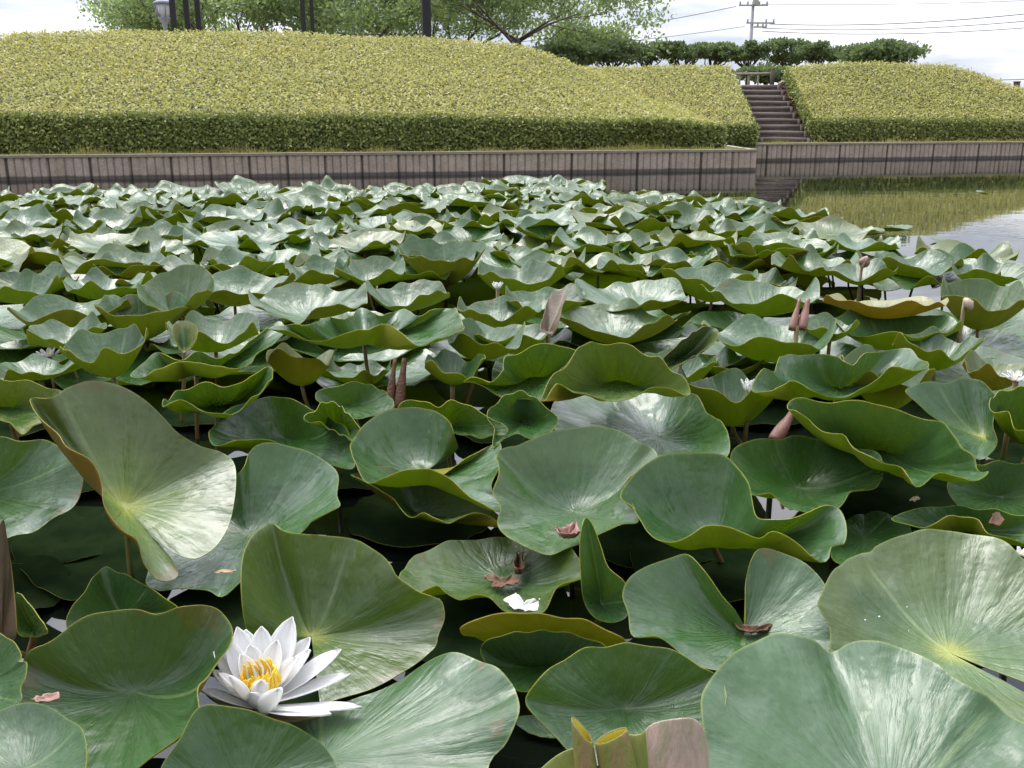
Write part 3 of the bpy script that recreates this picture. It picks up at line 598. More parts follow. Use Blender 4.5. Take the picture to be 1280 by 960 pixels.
def pad(center, rim, label, group=None, notch=False, k=2.2, n=80, m=12, wob=.008, rip=.004, yel=0., red=0., wax=.5, thick=.0011, stalk=None, heart=0., seed=0, ripn=9, parent_name='lily_pad'):
    """a lily pad: rim points (x, y, z, curl) run round the edge, and the blade dips from them to the heart"""
    C = np.array(tuple(center)); Rm = [tuple(p) if len(p) == 4 else (*p, 0.) for p in rim]
    A = np.array(Rm); ar = np.sum(A[:, 0] * np.roll(A[:, 1], -1) - np.roll(A[:, 0], -1) * A[:, 1])
    if ar < 0: Rm = Rm[::-1]
    E = catmull(Rm, n, not notch); rr = np.mean(np.linalg.norm(E[:, :2] - C[:2], axis=1))
    kw_ = max(2, n // 14); ker = np.hanning(2 * kw_ + 3)[1:-1]; ker /= ker.sum()
    if notch: Ep = np.concatenate([2 * E[0] - E[kw_:0:-1], E, 2 * E[-1] - E[-2:-kw_ - 2:-1]])
    else: Ep = np.concatenate([E[-kw_:], E, E[:kw_]])
    Es = np.stack([np.convolve(Ep[:, i], ker, 'valid') for i in range(4)], 1)      # fine scallops fade out towards the heart
    V = [C]; UVv = [(0.5, 0.)]
    sv = [(i + 1) / m for i in range(m)]; sv = [s ** .8 for s in sv]
    for s in sv:
        for j in range(n):
            e = Es[j] + (E[j] - Es[j]) * s ** 2.5; c = e[3]; gx = s * (1 + 4 * c * s * (1 - s)); th = 2 * math.pi * j / n
            h = C[2] + (e[2] - C[2]) * s ** k
            p = np.array((C[0] + (e[0] - C[0]) * gx, C[1] + (e[1] - C[1]) * gx, h))
            q = Vector((p[0] * 9 + seed * 3.1, p[1] * 9, seed * 1.7))
            p[2] += wob * noise.noise(q) * s * rr / .2 + wob * .45 * noise.noise(q * 3.2) * s * rr / .2
            rp = rip * s ** 5 * math.sin(th * ripn + seed * 2 + 1.6 * math.sin(th * 2 + seed)) * (rr / .2)
            p[2] += rp
            V.append(p); UVv.append((j / n if not notch else j / (n - 1), s))
    Fc = []; jm = n if not notch else n - 1
    for j in range(jm): Fc.append((0, 1 + j, 1 + (j + 1) % n))
    for i in range(m - 1):
        for j in range(jm):
            a = 1 + i * n + j; b = 1 + i * n + (j + 1) % n; Fc.append((a, a + n, b + n, b))
    me = bpy.data.meshes.new(parent_name); O = Vector((C[0], C[1], C[2])); me.from_pydata([tuple(Vector(v) - O) for v in V], [], Fc)
    uvl = me.uv_layers.new(name='UVMap'); 
    for poly in me.polygons:
        us = [UVv[me.loops[l].vertex_index] for l in poly.loop_indices]; wrap = (not notch) and max(u for u, v in us if v > 0) - min(u for u, v in us if v > 0) > .5
        for l, (u, v) in zip(poly.loop_indices, us):
            if v == 0: u = us[1][0]
            elif wrap and u < .5: u += 1
            uvl.data[l].uv = (u, v)
    o = link(parent_name, me, [M_TOP, M_UND]); o.location = O; o.color = (yel, red, wax, heart)
    sd_ = o.modifiers.new('thickness', 'SOLIDIFY'); sd_.thickness = thick; sd_.offset = -1; sd_.material_offset = 1; sd_.material_offset_rim = 1
    es = o.modifiers.new('crisp_rim', 'EDGE_SPLIT'); es.split_angle = R(62)
    if stalk is not False and C[2] > .05:
        sx, sy = stalk or (random.uniform(-.05, .05), random.uniform(.0, .08)); B = Vector((sx, sy, -C[2] - .15))
        st_ = tube('stalk', [(0, 0, -.003), (sx * .15, sy * .15, -C[2] * .35), (sx * .6, sy * .6, -C[2] * .8), B], [.0055, .005, .0048, .0048], M_STALK, o, 8)
    tag(o, label, 'lily pad', group or 'lily pads crowding the pond'); PADS.append(o); return o
SEED = [0]
def hero(label, c, rim, h=.1, **kw):
    """rim points as seen: (px, py[, height[, curl]])"""
    SEED[0] += 1; kw.setdefault('seed', SEED[0]); kw.setdefault('n', 120); kw.setdefault('m', 16)
    ch = c[2] if len(c) > 2 else h * .5
    C = at(c[0], c[1], ch); Rr = []
    for p in rim:
        q = at(p[0], p[1], p[2] if len(p) > 2 else h); Rr.append((q.x, q.y, q.z, p[3] if len(p) > 3 else 0.))
    return pad(C, Rr, label, **kw)

NOTE = 'lily pads filling the foreground of the pond'
# --- bottom row
hero('large pale pad with a notched top edge filling the bottom right corner', (1112, 1010, .05), [(886, 962, .085), (879, 918, .095), (876, 892, .105), (877, 870, .11), (885, 851, .11), (902, 833, .115), (926, 812, .12), (953, 796, .12), (978, 790, .12), (998, 795, .115), (1019, 805, .10), (1038, 819, .085), (1060, 808, .10), (1087, 803, .115), (1115, 803, .12), (1142, 812, .12), (1170, 827, .12), (1191, 848, .11), (1218, 863, .11), (1239, 877, .10), (1261, 894, .09), (1295, 912, .09), (1340, 970, .08), (1345, 1060, .06), (1250, 1150, .05), (1100, 1190, .05), (960, 1150, .05), (905, 1050, .06)], k=1.7, wax=.75, wob=.009, group=NOTE)
hero('glossy olive pad with a yellow heart and small torn holes at the right edge', (1187, 816, .05), [(1420, 900, .06), (1400, 820, .08), (1360, 760, .10), (1320, 722, .12), (1287, 702, .13), (1266, 685, .14), (1242, 673, .14), (1211, 666, .14), (1184, 663, .14), (1142, 664, .14), (1115, 669, .14), (1094, 683, .125), (1087, 693, .115), (1081, 692, .115), (1060, 697, .12), (1039, 716, .12), (1027, 743, .11), (1022, 757, .105), (1033, 775, .09), (1038, 790, .08), (1041, 812, .07), (1075, 850, .05), (1130, 880, .045), (1200, 905, .045), (1300, 925, .05), (1400, 925, .05)], notch=True, k=1.9, heart=.6, yel=.22, wax=.35, wob=.008, group=NOTE)
hero('smooth grey green pad above the rolled yellow leaf at the bottom centre', (782, 885, .06), [(657, 874, .10), (671, 853, .12), (695, 831, .13), (723, 815, .135), (757, 807, .135), (791, 805, .135), (826, 808, .135), (853, 819, .13), (876, 831, .12), (897, 842, .11), (908, 870, .10), (900, 905, .09), (880, 940, .07), (830, 962, .06), (770, 962, .055), (720, 945, .06), (695, 925, .07), (668, 895, .09)], k=1.7, wax=.7, group=NOTE)
hero('broad pale pad right of the white flower with thin puddles on it', (402, 950, .05), [(600, 1000, .06), (612, 953, .065), (630, 932, .075), (640, 915, .085), (649, 894, .095), (648, 877, .10), (643, 860, .10), (630, 846, .105), (612, 831, .105), (592, 822, .10), (566, 818, .095), (530, 829, .07), (480, 860, .055), (430, 876, .05), (385, 885, .045), (345, 905, .04), (320, 950, .04), (330, 1000, .045), (400, 1050, .045), (520, 1045, .05)], k=1.6, wax=.7, rip=.002, group=NOTE)
hero('dark pad with a raised rounded edge directly below the white flower', (300, 985, .055), [(200, 962, .09), (225, 925, .11), (240, 896, .125), (252, 884, .13), (270, 882, .13), (292, 885, .125), (327, 893, .115), (361, 905, .10), (399, 926, .075), (425, 965, .05), (430, 1010, .05), (380, 1060, .05), (280, 1060, .05), (205, 1010, .07)], k=1.8, wax=.25, rip=.002, group=NOTE)
hero('olive pad with a yellow heart standing up behind the white flower', (389, 795, .045), [(345, 845, .03), (318, 815, .05), (306, 778, .10), (302, 740, .14), (303, 702, .165), (311, 678, .175), (327, 661, .18), (340, 654, .18), (351, 661, .18), (365, 666, .18), (395, 669, .175), (440, 673, .165), (458, 681, .165), (477, 695, .155), (489, 709, .145), (496, 721, .135), (510, 731, .125), (523, 740, .115), (540, 747, .105), (552, 753, .10), (556, 774, .08), (548, 795, .065), (545, 808, .055), (533, 819, .05), (506, 839, .045), (478, 855, .04), (447, 867, .04), (400, 880, .035)], notch=True, k=1.6, heart=.7, yel=.2, wax=.3, wob=.006, rip=.001, group=NOTE)
hero('wide dark green bowl shaped pad left of the white flower', (168, 865, .05), [(26, 853, .09), (30, 822, .11), (55, 805, .13), (83, 784, .145), (113, 772, .15), (148, 765, .15), (172, 763, .15), (193, 769, .145), (206, 768, .145), (223, 763, .15), (241, 760, .15), (252, 758, .15), (267, 760, .15), (279, 767, .145), (290, 784, .135), (285, 812, .12), (262, 838, .12, .1), (247, 862, .12, .16), (248, 887, .115, .16), (240, 908, .11, .14), (220, 925, .105, .12), (190, 942, .10, .1), (172, 956, .09), (140, 985, .07), (90, 985, .06), (40, 930, .06), (25, 885, .075)], k=2.4, wax=.45, red=.7, group=NOTE)
hero('small pale pad cut by the bottom left corner of the photo', (30, 962, .09), [(-60, 930, .11), (-30, 898, .12), (0, 886, .12), (21, 880, .12), (52, 881, .12), (76, 891, .12), (100, 910, .12), (107, 929, .12), (106, 960, .115), (85, 1010, .11), (20, 1040, .10), (-50, 1000, .10)], k=2, wax=.6, group=NOTE)
hero('dark pad at the left edge above the corner pad, with a nicked right rim', (-40, 850, .07), [(-20, 788, .13), (0, 791, .13), (17, 803, .125), (26, 817, .12), (23, 826, .115), (33, 829, .115), (31, 846, .11), (25, 857, .105), (26, 874, .10), (10, 890, .09), (-30, 905, .08), (-90, 890, .08), (-90, 810, .11)], k=1.8, wax=.35, group=NOTE)
hero('dark half hidden pad between the twisted yellow hearted pad and the bowl shaped one', (150, 765, .04), [(83, 781, .06), (89, 760, .075), (107, 736, .09), (127, 710, .10), (148, 714, .10), (179, 729, .095), (203, 747, .08), (224, 762, .06), (215, 790, .04), (150, 812, .04), (100, 800, .045)], k=1.6, wax=.2, group=NOTE)
# --- second row
hero('twisted pad with a bright yellow heart and a curled coppery left edge', (155, 634, .13), [(186, 669, .11), (213, 689, .10), (237, 699, .095), (254, 696, .095), (275, 677, .10), (289, 646, .12), (295, 605, .15), (292, 578, .17), (275, 565, .185), (251, 557, .20), (223, 540, .23), (203, 519, .26), (179, 498, .29), (148, 481, .31), (113, 476, .32), (85, 484, .32), (62, 497, .315), (38, 499, .31, .0), (52, 524, .31, .10), (73, 541, .30, .16), (84, 558, .29, .2), (113, 575, .27, .24), (127, 602, .24, .3), (131, 632, .215, .35), (151, 662, .185, .3), (172, 678, .155, .2), (180, 705, .125, .1), (196, 726, .10), (214, 727, .09), (223, 718, .09), (214, 698, .09), (195, 676, .10)], notch=True, k=1.25, heart=1., yel=.2, red=.9, wax=.3, n=160, m=20, wob=.004, rip=.001, stalk=(.01, -.03), group=NOTE)
hero('olive pad with dark holes just right of the twisted yellow hearted pad', (310, 668, .05), [(300, 590, .14), (312, 566, .16), (330, 557, .17), (364, 559, .165), (395, 569, .155), (412, 581, .145), (423, 598, .135), (421, 617, .125), (425, 632, .12), (409, 640, .12), (390, 647, .12), (379, 662, .10), (350, 690, .07), (318, 712, .06), (299, 732, .055), (278, 746, .05), (258, 738, .05), (223, 739, .05), (196, 741, .05), (182, 725, .05), (200, 680, .06), (250, 620, .09)], k=1.6, wax=.3, group=NOTE)
hero('bowl shaped grey green pad with rain spots at the middle of the foreground', (718, 640, .085), [(616, 612, .15), (624, 590, .17), (621, 566, .18), (633, 560, .185), (647, 558, .185), (668, 547, .195), (692, 538, .20), (730, 534, .20), (764, 536, .20), (785, 543, .195), (802, 552, .19), (815, 560, .18), (822, 571, .175), (812, 584, .165), (796, 590, .16), (780, 608, .145), (790, 630, .13), (798, 650, .125), (776, 657, .13), (756, 668, .125), (730, 678, .115), (709, 684, .105), (685, 693, .10), (661, 687, .10), (635, 673, .105), (622, 653, .115), (626, 633, .13)], k=1.9, wax=.85, yel=.08, group=NOTE, rip=.003)
hero('deep folded bowl of a pad with its notch open, left of the rain spotted pad', (528, 588, .09), [(573, 557, .12), (567, 540, .16), (558, 524, .175), (530, 511, .185), (496, 510, .185), (465, 523, .18), (446, 540, .17), (438, 557, .165), (444, 578, .16), (456, 600, .155), (480, 596, .16), (499, 590, .165), (533, 587, .165), (548, 591, .16), (564, 600, .15), (585, 619, .135), (606, 633, .125), (626, 643, .115), (622, 622, .115), (614, 608, .12), (625, 580, .13), (623, 554, .14), (590, 570, .12), (556, 592, .10)], notch=True, k=2.6, wax=.2, group=NOTE, rip=.003)
hero('drooping pad with an olive underside tucked under the deep folded bowl', (520, 640, .045), [(440, 590, .12), (455, 602, .12), (482, 616, .115), (500, 634, .11), (516, 645, .105), (530, 640, .115), (548, 644, .12), (561, 652, .11), (575, 645, .115), (592, 637, .12), (612, 645, .105), (630, 660, .09), (620, 640, .09), (560, 612, .10), (490, 585, .11)], k=1.5, wax=.2, yel=.2, group=NOTE)
hero('two lobed pad with a turned up green front edge right of the rain spotted pad', (890, 668, .075), [(776, 619, .15), (784, 602, .16), (805, 584, .175), (833, 567, .19), (854, 564, .195), (885, 565, .195), (909, 572, .19), (924, 586, .18), (935, 605, .17), (940, 625, .155), (944, 645, .14), (955, 653, .14), (975, 653, .145), (995, 646, .15), (1019, 634, .155), (1036, 632, .155), (1050, 639, .15), (1058, 660, .14), (1055, 678, .13), (1040, 680, .125), (1036, 697, .11), (1027, 702, .105), (1013, 693, .115), (998, 681, .125), (967, 663, .145), (950, 672, .14), (933, 668, .145), (905, 656, .155), (881, 657, .155), (861, 670, .145), (840, 676, .14), (815, 668, .13), (800, 650, .13), (790, 632, .14)], k=2.6, wax=.75, group=NOTE, rip=.003)
hero('dark shaded pad beneath the two overlapping pads at centre right', (1000, 610, .05), [(914, 567, .13), (943, 550, .14), (977, 545, .14), (1040, 550, .12), (1100, 570, .11), (1098, 607, .10), (1067, 613, .105), (1053, 632, .095), (1030, 646, .085), (1008, 642, .09), (984, 633, .10), (964, 619, .11), (940, 620, .11), (925, 592, .12)], k=1.8, wax=.25, group=NOTE)
hero('long dark pad with a wavy yellow green front rim, under the spotted pale pad', (1095, 560, .085), [(986, 505, .205), (995, 518, .20), (1012, 524, .195), (1036, 540, .185), (1057, 543, .185), (1070, 557, .18), (1094, 577, .17), (1125, 579, .17), (1137, 590, .165), (1149, 602, .155), (1177, 590, .165), (1204, 595, .16), (1228, 596, .155), (1235, 590, .155), (1222, 582, .155), (1218, 574, .16), (1204, 565, .165), (1194, 547, .18), (1170, 528, .19), (1132, 515, .20), (1081, 508, .205), (1030, 500, .21)], k=2.4, wax=.35, group=NOTE, stalk=(.02, -.02))
hero('pale rain spotted pad with rounded scallops at right of centre', (1048, 484, .14), [(940, 479, 0.230), (953, 464, 0.240), (967, 461, 0.235), (977, 449, 0.226), (1005, 442, 0.220), (1033, 442, 0.220), (1060, 452, 0.231), (1081, 443, 0.221), (1108, 438, 0.220), (1139, 440, 0.222), (1161, 456, 0.232), (1143, 463, 0.238), (1115, 461, 0.235), (1094, 478, 0.225), (1053, 494, 0.210), (1015, 489, 0.215), (988, 475, 0.225), (962, 489, 0.215), (945, 494, 0.215)], k=2.3, wax=1., group=NOTE, rip=.005)
hero('pale crinkled pad with a yellow heart near the right edge', (1231, 546, .13), [(1225, 575, .12), (1200, 556, .14), (1180, 530, .16), (1150, 505, .19), (1132, 489, .21), (1149, 478, .22), (1184, 478, .22), (1211, 473, .225), (1240, 487, .215), (1246, 505, .20), (1242, 520, .185), (1241, 535, .17), (1246, 553, .15), (1238, 566, .135)], k=1.8, wax=.9, heart=.7, group=NOTE)
hero('cupped pad with tall green outer side cut by the right edge', (1290, 545, .10), [(1237, 504, .22), (1246, 492, .225), (1265, 487, .23), (1300, 484, .23), (1345, 500, .21), (1350, 535, .19), (1320, 548, .18), (1284, 536, .19), (1268, 534, .19), (1260, 517, .205), (1245, 515, .21)], k=2.2, wax=.3, group=NOTE)
hero('dark smooth pad below the cupped pad at the right edge', (1250, 620, .05), [(1184, 608, .08), (1200, 592, .10), (1218, 582, .115), (1260, 578, .12), (1310, 590, .115), (1330, 630, .09), (1300, 662, .07), (1245, 652, .06), (1205, 635, .06)], k=1.7, wax=.3, group=NOTE)
hero('narrow dark pad with a green front lip holding a brown leaf at the right edge', (1215, 660, .045), [(1115, 646, .09), (1149, 638, .09), (1190, 632, .09), (1250, 640, .09), (1310, 655, .085), (1320, 690, .07), (1280, 677, .09), (1239, 666, .10), (1222, 650, .105), (1198, 644, .105), (1170, 652, .10), (1150, 660, .09), (1130, 656, .085)], k=1.9, wax=.25, group=NOTE)
hero('dim submerged looking pad in the gap above the glossy yellow hearted pad', (1080, 672, .02), [(1038, 690, .03), (1050, 655, .03), (1090, 640, .03), (1130, 650, .03), (1140, 680, .03), (1110, 705, .03), (1060, 710, .03)], k=1.5, wax=.2, group=NOTE)
hero('two lobed flat pad with its notch pointing away and twigs in its heart', (930, 794, .045), [(930, 782, .055), (920, 766, .075), (905, 748, .095), (888, 723, .12), (871, 704, .135), (857, 692, .14), (840, 695, .135), (805, 709, .125), (785, 726, .115), (778, 746, .10), (785, 768, .085), (791, 796, .07), (820, 797, .07), (845, 812, .06), (870, 830, .05), (930, 842, .045), (1000, 835, .05), (1046, 812, .06), (1040, 775, .085), (1034, 735, .105), (1012, 705, .125), (984, 692, .13), (953, 683, .14), (940, 696, .13), (933, 722, .105), (932, 750, .08), (932, 775, .06)], notch=True, k=1.5, wax=.75, group=NOTE, rip=.002)
hero('narrow upright folded pad standing just below the rain spotted pad', (752, 755, .05), [(728, 657, .175), (733, 647, .18), (741, 657, .17), (750, 681, .145), (760, 709, .12), (781, 729, .10), (785, 757, .07), (782, 772, .055), (764, 778, .05), (743, 771, .055), (730, 750, .07), (726, 715, .11), (725, 680, .15)], k=1.0, wax=.35, group=NOTE, wob=.002, rip=0)
hero('ragged olive pad holding brown rot and a fallen white petal', (625, 722, .04), [(502, 737, .085), (500, 718, .09), (520, 694, .085), (575, 676, .075), (640, 672, .07), (700, 682, .09), (726, 698, .105), (733, 718, .095), (719, 723, .10), (695, 736, .095), (679, 764, .075), (655, 768, .06), (633, 764, .07), (613, 744, .085), (592, 741, .085), (575, 748, .08), (556, 740, .085), (547, 731, .09), (533, 734, .085), (516, 741, .08)], k=2.2, wax=.1, yel=.15, group=NOTE)
hero('yellowing crescent of a pad bent over the dark pad at bottom centre', (690, 818, .02), [(575, 787, .105), (599, 773, .125), (633, 764, .135), (661, 767, .135), (712, 772, .13), (747, 782, .12), (781, 802, .10), (770, 806, .06), (730, 800, .03), (680, 798, .02), (620, 800, .03)], k=1.0, wax=.2, yel=.55, red=.2, group=NOTE)
hero('small dark dished pad just in front of the yellowing crescent one', (675, 832, .04), [(601, 815, .08), (612, 799, .10), (640, 791, .11), (690, 789, .11), (730, 796, .105), (757, 810, .095), (750, 835, .07), (700, 862, .055), (655, 866, .05), (622, 842, .06)], k=1.8, wax=.25, group=NOTE)
hero('small dark pad floating in the water gap at bottom centre', (682, 915, .01), [(645, 898, .02), (680, 893, .02), (720, 905, .02), (720, 918, .015), (685, 922, .01), (655, 912, .012)], k=1.5, wax=.2, group=NOTE, stalk=False)
# --- third row
hero('big dark pad with streaky sheen behind the rain spotted pad', (820, 545, .10), [(690, 508, .14), (720, 492, .14), (780, 486, .14), (840, 486, .16), (867, 494, .185), (888, 515, .185), (905, 533, .18), (912, 551, .17), (907, 572, .155), (870, 590, .14), (800, 600, .13), (730, 570, .14), (695, 535, .155)], k=1.8, wax=.45, group=NOTE)
hero('scooped pad with a yellow edge rolled over its front, above the big dark pad', (775, 473, .17), [(674, 502, .215), (685, 478, .235), (705, 457, .255), (719, 440, .27), (735, 432, .275), (755, 429, .275), (805, 442, .265), (840, 460, .25), (862, 480, .235), (858, 489, .225), (838, 484, .23), (810, 486, .23), (780, 497, .22), (746, 500, .215), (722, 489, .225), (697, 480, .23)], k=2.6, wax=.6, yel=.3, group=NOTE)
hero('lopsided pad with a smooth pale inner side left of the scooped pad', (665, 470, .16), [(580, 477, .20), (605, 488, .19), (640, 498, .185), (672, 500, .19), (690, 478, .215), (705, 456, .235), (722, 440, .25), (700, 432, .26), (660, 436, .255), (632, 448, .245), (628, 468, .225), (612, 478, .21)], k=2, wax=.8, group=NOTE)
hero('bright yellow green pad edge rising behind the deep folded bowl', (555, 530, .12), [(499, 506, .19), (520, 499, .195), (547, 509, .185), (568, 502, .19), (599, 514, .18), (623, 528, .17), (634, 541, .16), (600, 545, .14), (540, 535, .14), (500, 520, .16)], k=1.3, wax=.2, yel=.1, group=NOTE)
hero('small upright pad with pinched tip left of the rain spotted pad', (656, 525, .13), [(609, 516, .18), (626, 500, .19), (640, 492, .20), (654, 491, .20), (678, 505, .19), (697, 523, .175), (690, 535, .165), (675, 545, .155), (661, 545, .155), (640, 542, .155), (617, 557, .14), (618, 535, .16)], k=1.6, wax=.55, group=NOTE)
hero('small fan of a pad with a yellow underside left of the deep folded bowl', (420, 535, .12), [(380, 522, .19), (395, 512, .195), (406, 505, .20), (424, 509, .195), (434, 519, .19), (450, 535, .175), (440, 548, .16), (420, 540, .165), (400, 529, .18)], k=1.4, wax=.2, group=NOTE)
hero('low grey pad tucked behind the small yellow backed fan', (440, 505, .13), [(395, 492, .17), (420, 482, .18), (447, 478, .18), (478, 488, .175), (492, 505, .165), (470, 520, .15), (432, 522, .15), (405, 510, .155)], k=1.7, wax=.6, group=NOTE)
hero('wide shiny grey pad right of the folded corner pad on the left', (355, 548, .09), [(261, 543, .15), (275, 519, .165), (300, 503, .175), (335, 494, .18), (365, 500, .175), (395, 512, .17), (430, 535, .155), (442, 560, .14), (440, 582, .13), (400, 580, .12), (362, 562, .13), (337, 552, .14), (300, 550, .15), (275, 558, .145)], k=2, wax=.75, group=NOTE)
hero('folded pad with a sharp raised corner left of centre', (270, 505, .13), [(203, 507, .20), (222, 502, .20), (241, 507, .195), (262, 516, .19), (288, 522, .185), (295, 515, .19), (310, 504, .20), (328, 488, .215), (340, 471, .23), (337, 457, .24), (323, 461, .235), (300, 478, .22), (262, 480, .21), (225, 486, .205)], k=2, wax=.4, group=NOTE)
hero('pale cream edged pad cut by the left edge above the twisted one', (10, 508, .15), [(-50, 480, .22), (0, 474, .225), (34, 476, .22), (69, 486, .215), (80, 500, .205), (60, 520, .19), (33, 540, .175), (18, 535, .18), (0, 523, .185), (-45, 515, .19)], k=2, wax=.8, yel=.45, group=NOTE)
hero('grey spotted pad tilting towards the viewer at the left edge', (-30, 615, .11), [(-80, 560, .20), (-40, 549, .21), (0, 547, .21), (21, 548, .21), (52, 550, .205), (79, 559, .20), (92, 575, .19), (103, 592, .175), (101, 612, .155), (86, 636, .135), (58, 653, .12), (30, 665, .11), (10, 675, .10), (-40, 690, .09), (-90, 650, .11)], k=1.5, wax=.75, group=NOTE)
hero('spreading pad with a cupped right side above the folded corner pad', (245, 466, .17), [(163, 471, 0.225), (175, 453, 0.237), (198, 441, 0.230), (225, 448, 0.235), (250, 440, 0.229), (280, 446, 0.232), (303, 434, 0.226), (320, 420, 0.230), (335, 408, 0.240), (350, 403, 0.245), (356, 412, 0.235), (342, 428, 0.225), (322, 443, 0.228), (302, 462, 0.230), (275, 456, 0.235), (245, 453, 0.232), (222, 450, 0.233), (198, 462, 0.230), (182, 474, 0.220)], k=2, wax=.7, group=NOTE, rip=.004)
hero('broad low pad with a long wavy front rim left of centre in the middle rows', (455, 428, .185), [(335, 413, 0.260), (360, 405, 0.259), (385, 407, 0.263), (410, 398, 0.250), (430, 400, 0.254), (450, 388, 0.240), (475, 393, 0.245), (500, 388, 0.240), (525, 394, 0.247), (545, 386, 0.236), (566, 384, 0.232), (581, 410, 0.260), (566, 420, 0.255), (545, 424, 0.250), (525, 431, 0.245), (505, 418, 0.255), (480, 405, 0.259), (455, 408, 0.262), (435, 418, 0.255), (400, 424, 0.250), (368, 418, 0.255)], k=2.3, wax=.85, group=NOTE, rip=.004)

o = hero('pad coloured near black for the deep shadow under the twisted yellow hearted pad', (105, 700, .012), [(15, 690, .02), (30, 660, .02), (80, 640, .02), (150, 640, .02), (200, 665, .02), (215, 700, .02), (180, 740, .02), (110, 752, .02), (50, 735, .02)], k=1.5, wax=0, stalk=False, group=NOTE)
M_PADSHADE = simple('shade_dark_pad', (.006, .013, .005), (.013, .022, .008), 14, .6, .3, .004, Specular_IOR_Level=.0)  # near black colour stands in for the shade under the crowded pads
o.data.materials[0] = M_PADSHADE

hero('dark folded pad corner leaning at the left edge beside the coppery rolled leaf', (42, 786, .06), [(20, 742, .11), (32, 750, .115), (58, 786, .10), (54, 793, .08), (36, 796, .07), (22, 790, .07), (17, 765, .09)], k=1.2, wax=.2, yel=.1, wob=.001, group=NOTE)
M_WITHER = simple('withered_blade', (.105, .060, .032), (.06, .05, .02), 26, .6, .5, .006, mscale=(1, 1, .3))
for lab, c, rim in (('withered brown leaf folded upright near the centre', (686, 414, .2), [(676, 414, .22), (680, 394, .24), (684, 376, .255), (691, 366, .265), (708, 364, .265), (702, 386, .25), (697, 408, .22), (690, 418, .2)]),
                    ('small withered yellow green leaf curled up among pads at left', (230, 436, .2), [(216, 410, .25), (225, 401, .26), (238, 402, .26), (247, 412, .25), (242, 430, .22), (230, 440, .2), (220, 428, .22)])):
    o = hero(lab, c, rim, k=1.1, wax=0, yel=.6, wob=.012, rip=.004, group='withered upright leaves')
    if 'brown' in lab: o.data.materials[0] = M_WITHER; o.data.materials[1] = M_WITHER

o = hero('coppery rolled leaf with a green mouth, leaning right of the scooped pad', (852, 446, .19), [(823, 461, .19), (834, 444, .22), (852, 427, .245), (872, 412, .26), (890, 408, .26), (898, 417, .25), (890, 431, .24), (876, 441, .235), (860, 450, .23), (842, 461, .2)], k=1.6, wax=.2, yel=.2, wob=.004, group='withered upright leaves')
o.data.materials[1] = simple('copper_blade', (.24, .10, .05), (.12, .10, .03), 16, .5, .4, .006)

o = hero('narrow coppery folded leaf standing at the left edge', (2, 800, .07), [(-30, 795, .09), (-18, 720, .15), (-4, 668, .21), (4, 649, .23), (9, 672, .2), (15, 720, .15), (20, 790, .09), (8, 803, .07)], k=1.1, wax=.1, yel=.3, red=1., wob=.006, group=NOTE)
o.data.materials[0] = M_WITHER
# --- middle rows: each pad from its left and right ends, its back rim, front rim and the bottom of its bowl
def mid(label, xl, xr, yt, yf, yb, h=.19, **kw):
    SEED[0] += 1; sd = SEED[0]; g = random.Random(sd * 13); kw.setdefault('seed', sd); kw.setdefault('n', 84); kw.setdefault('m', 10)
    ex = (xr - xl) * .06; xl -= ex; xr += ex; cx = (xl + xr) / 2; pf = at(cx, yf, h); Wd = (xr - xl) / F * pf.y * 1.02; dep = Wd * kw.pop('deep', 1.0)
    pb = at_d(cx, yt, pf.y + dep); pb.z = min(max(pb.z, h - .07), h + .2)
    yc = pf.y + dep * .5; kx = yc / pf.y; px = at_d(cx, yf, pf.y).x
    zc = at_d(cx, yb, pf.y + dep * .22).z; zc = min(max(zc, .02), h - .02)
    Rr = []; nr = 18; ph = g.uniform(0, 6.3); nw = g.choice([3, 4, 5]); aw = g.uniform(.009, .02) * kw.pop('wave', 1.)
    for i in range(nr):
        a = 2 * math.pi * i / nr; fy = .5 - .5 * math.cos(a); rad = 1 + .05 * math.sin(a * 3 + ph)
        y = pf.y + dep * fy; x = px + math.sin(a) * Wd / 2 * rad * (1 + .0 * fy)
        z = h + (pb.z - h) * fy + aw * math.sin(a * nw + ph) + aw * .6 * math.sin(a * (nw + 3) + ph * 2)
        z += .02 * abs(math.sin(a)) * g.uniform(-.3, 1)
        Rr.append((x, y, z, g.uniform(-.02, .06)))
    kw.setdefault('wax', g.uniform(.5, .95)); kw.setdefault('yel', g.choice([0, 0, 0, .12])); kw.setdefault('red', g.choice([0, 0, .2, .5]))
    return pad((px + g.uniform(-.1, .1) * Wd, yc - dep * .05, zc), Rr, label, k=kw.pop('k', 1.9), rip=kw.pop('rip', .006), ripn=g.choice([8, 10, 11]), group='lily pads of the middle rows', **kw)
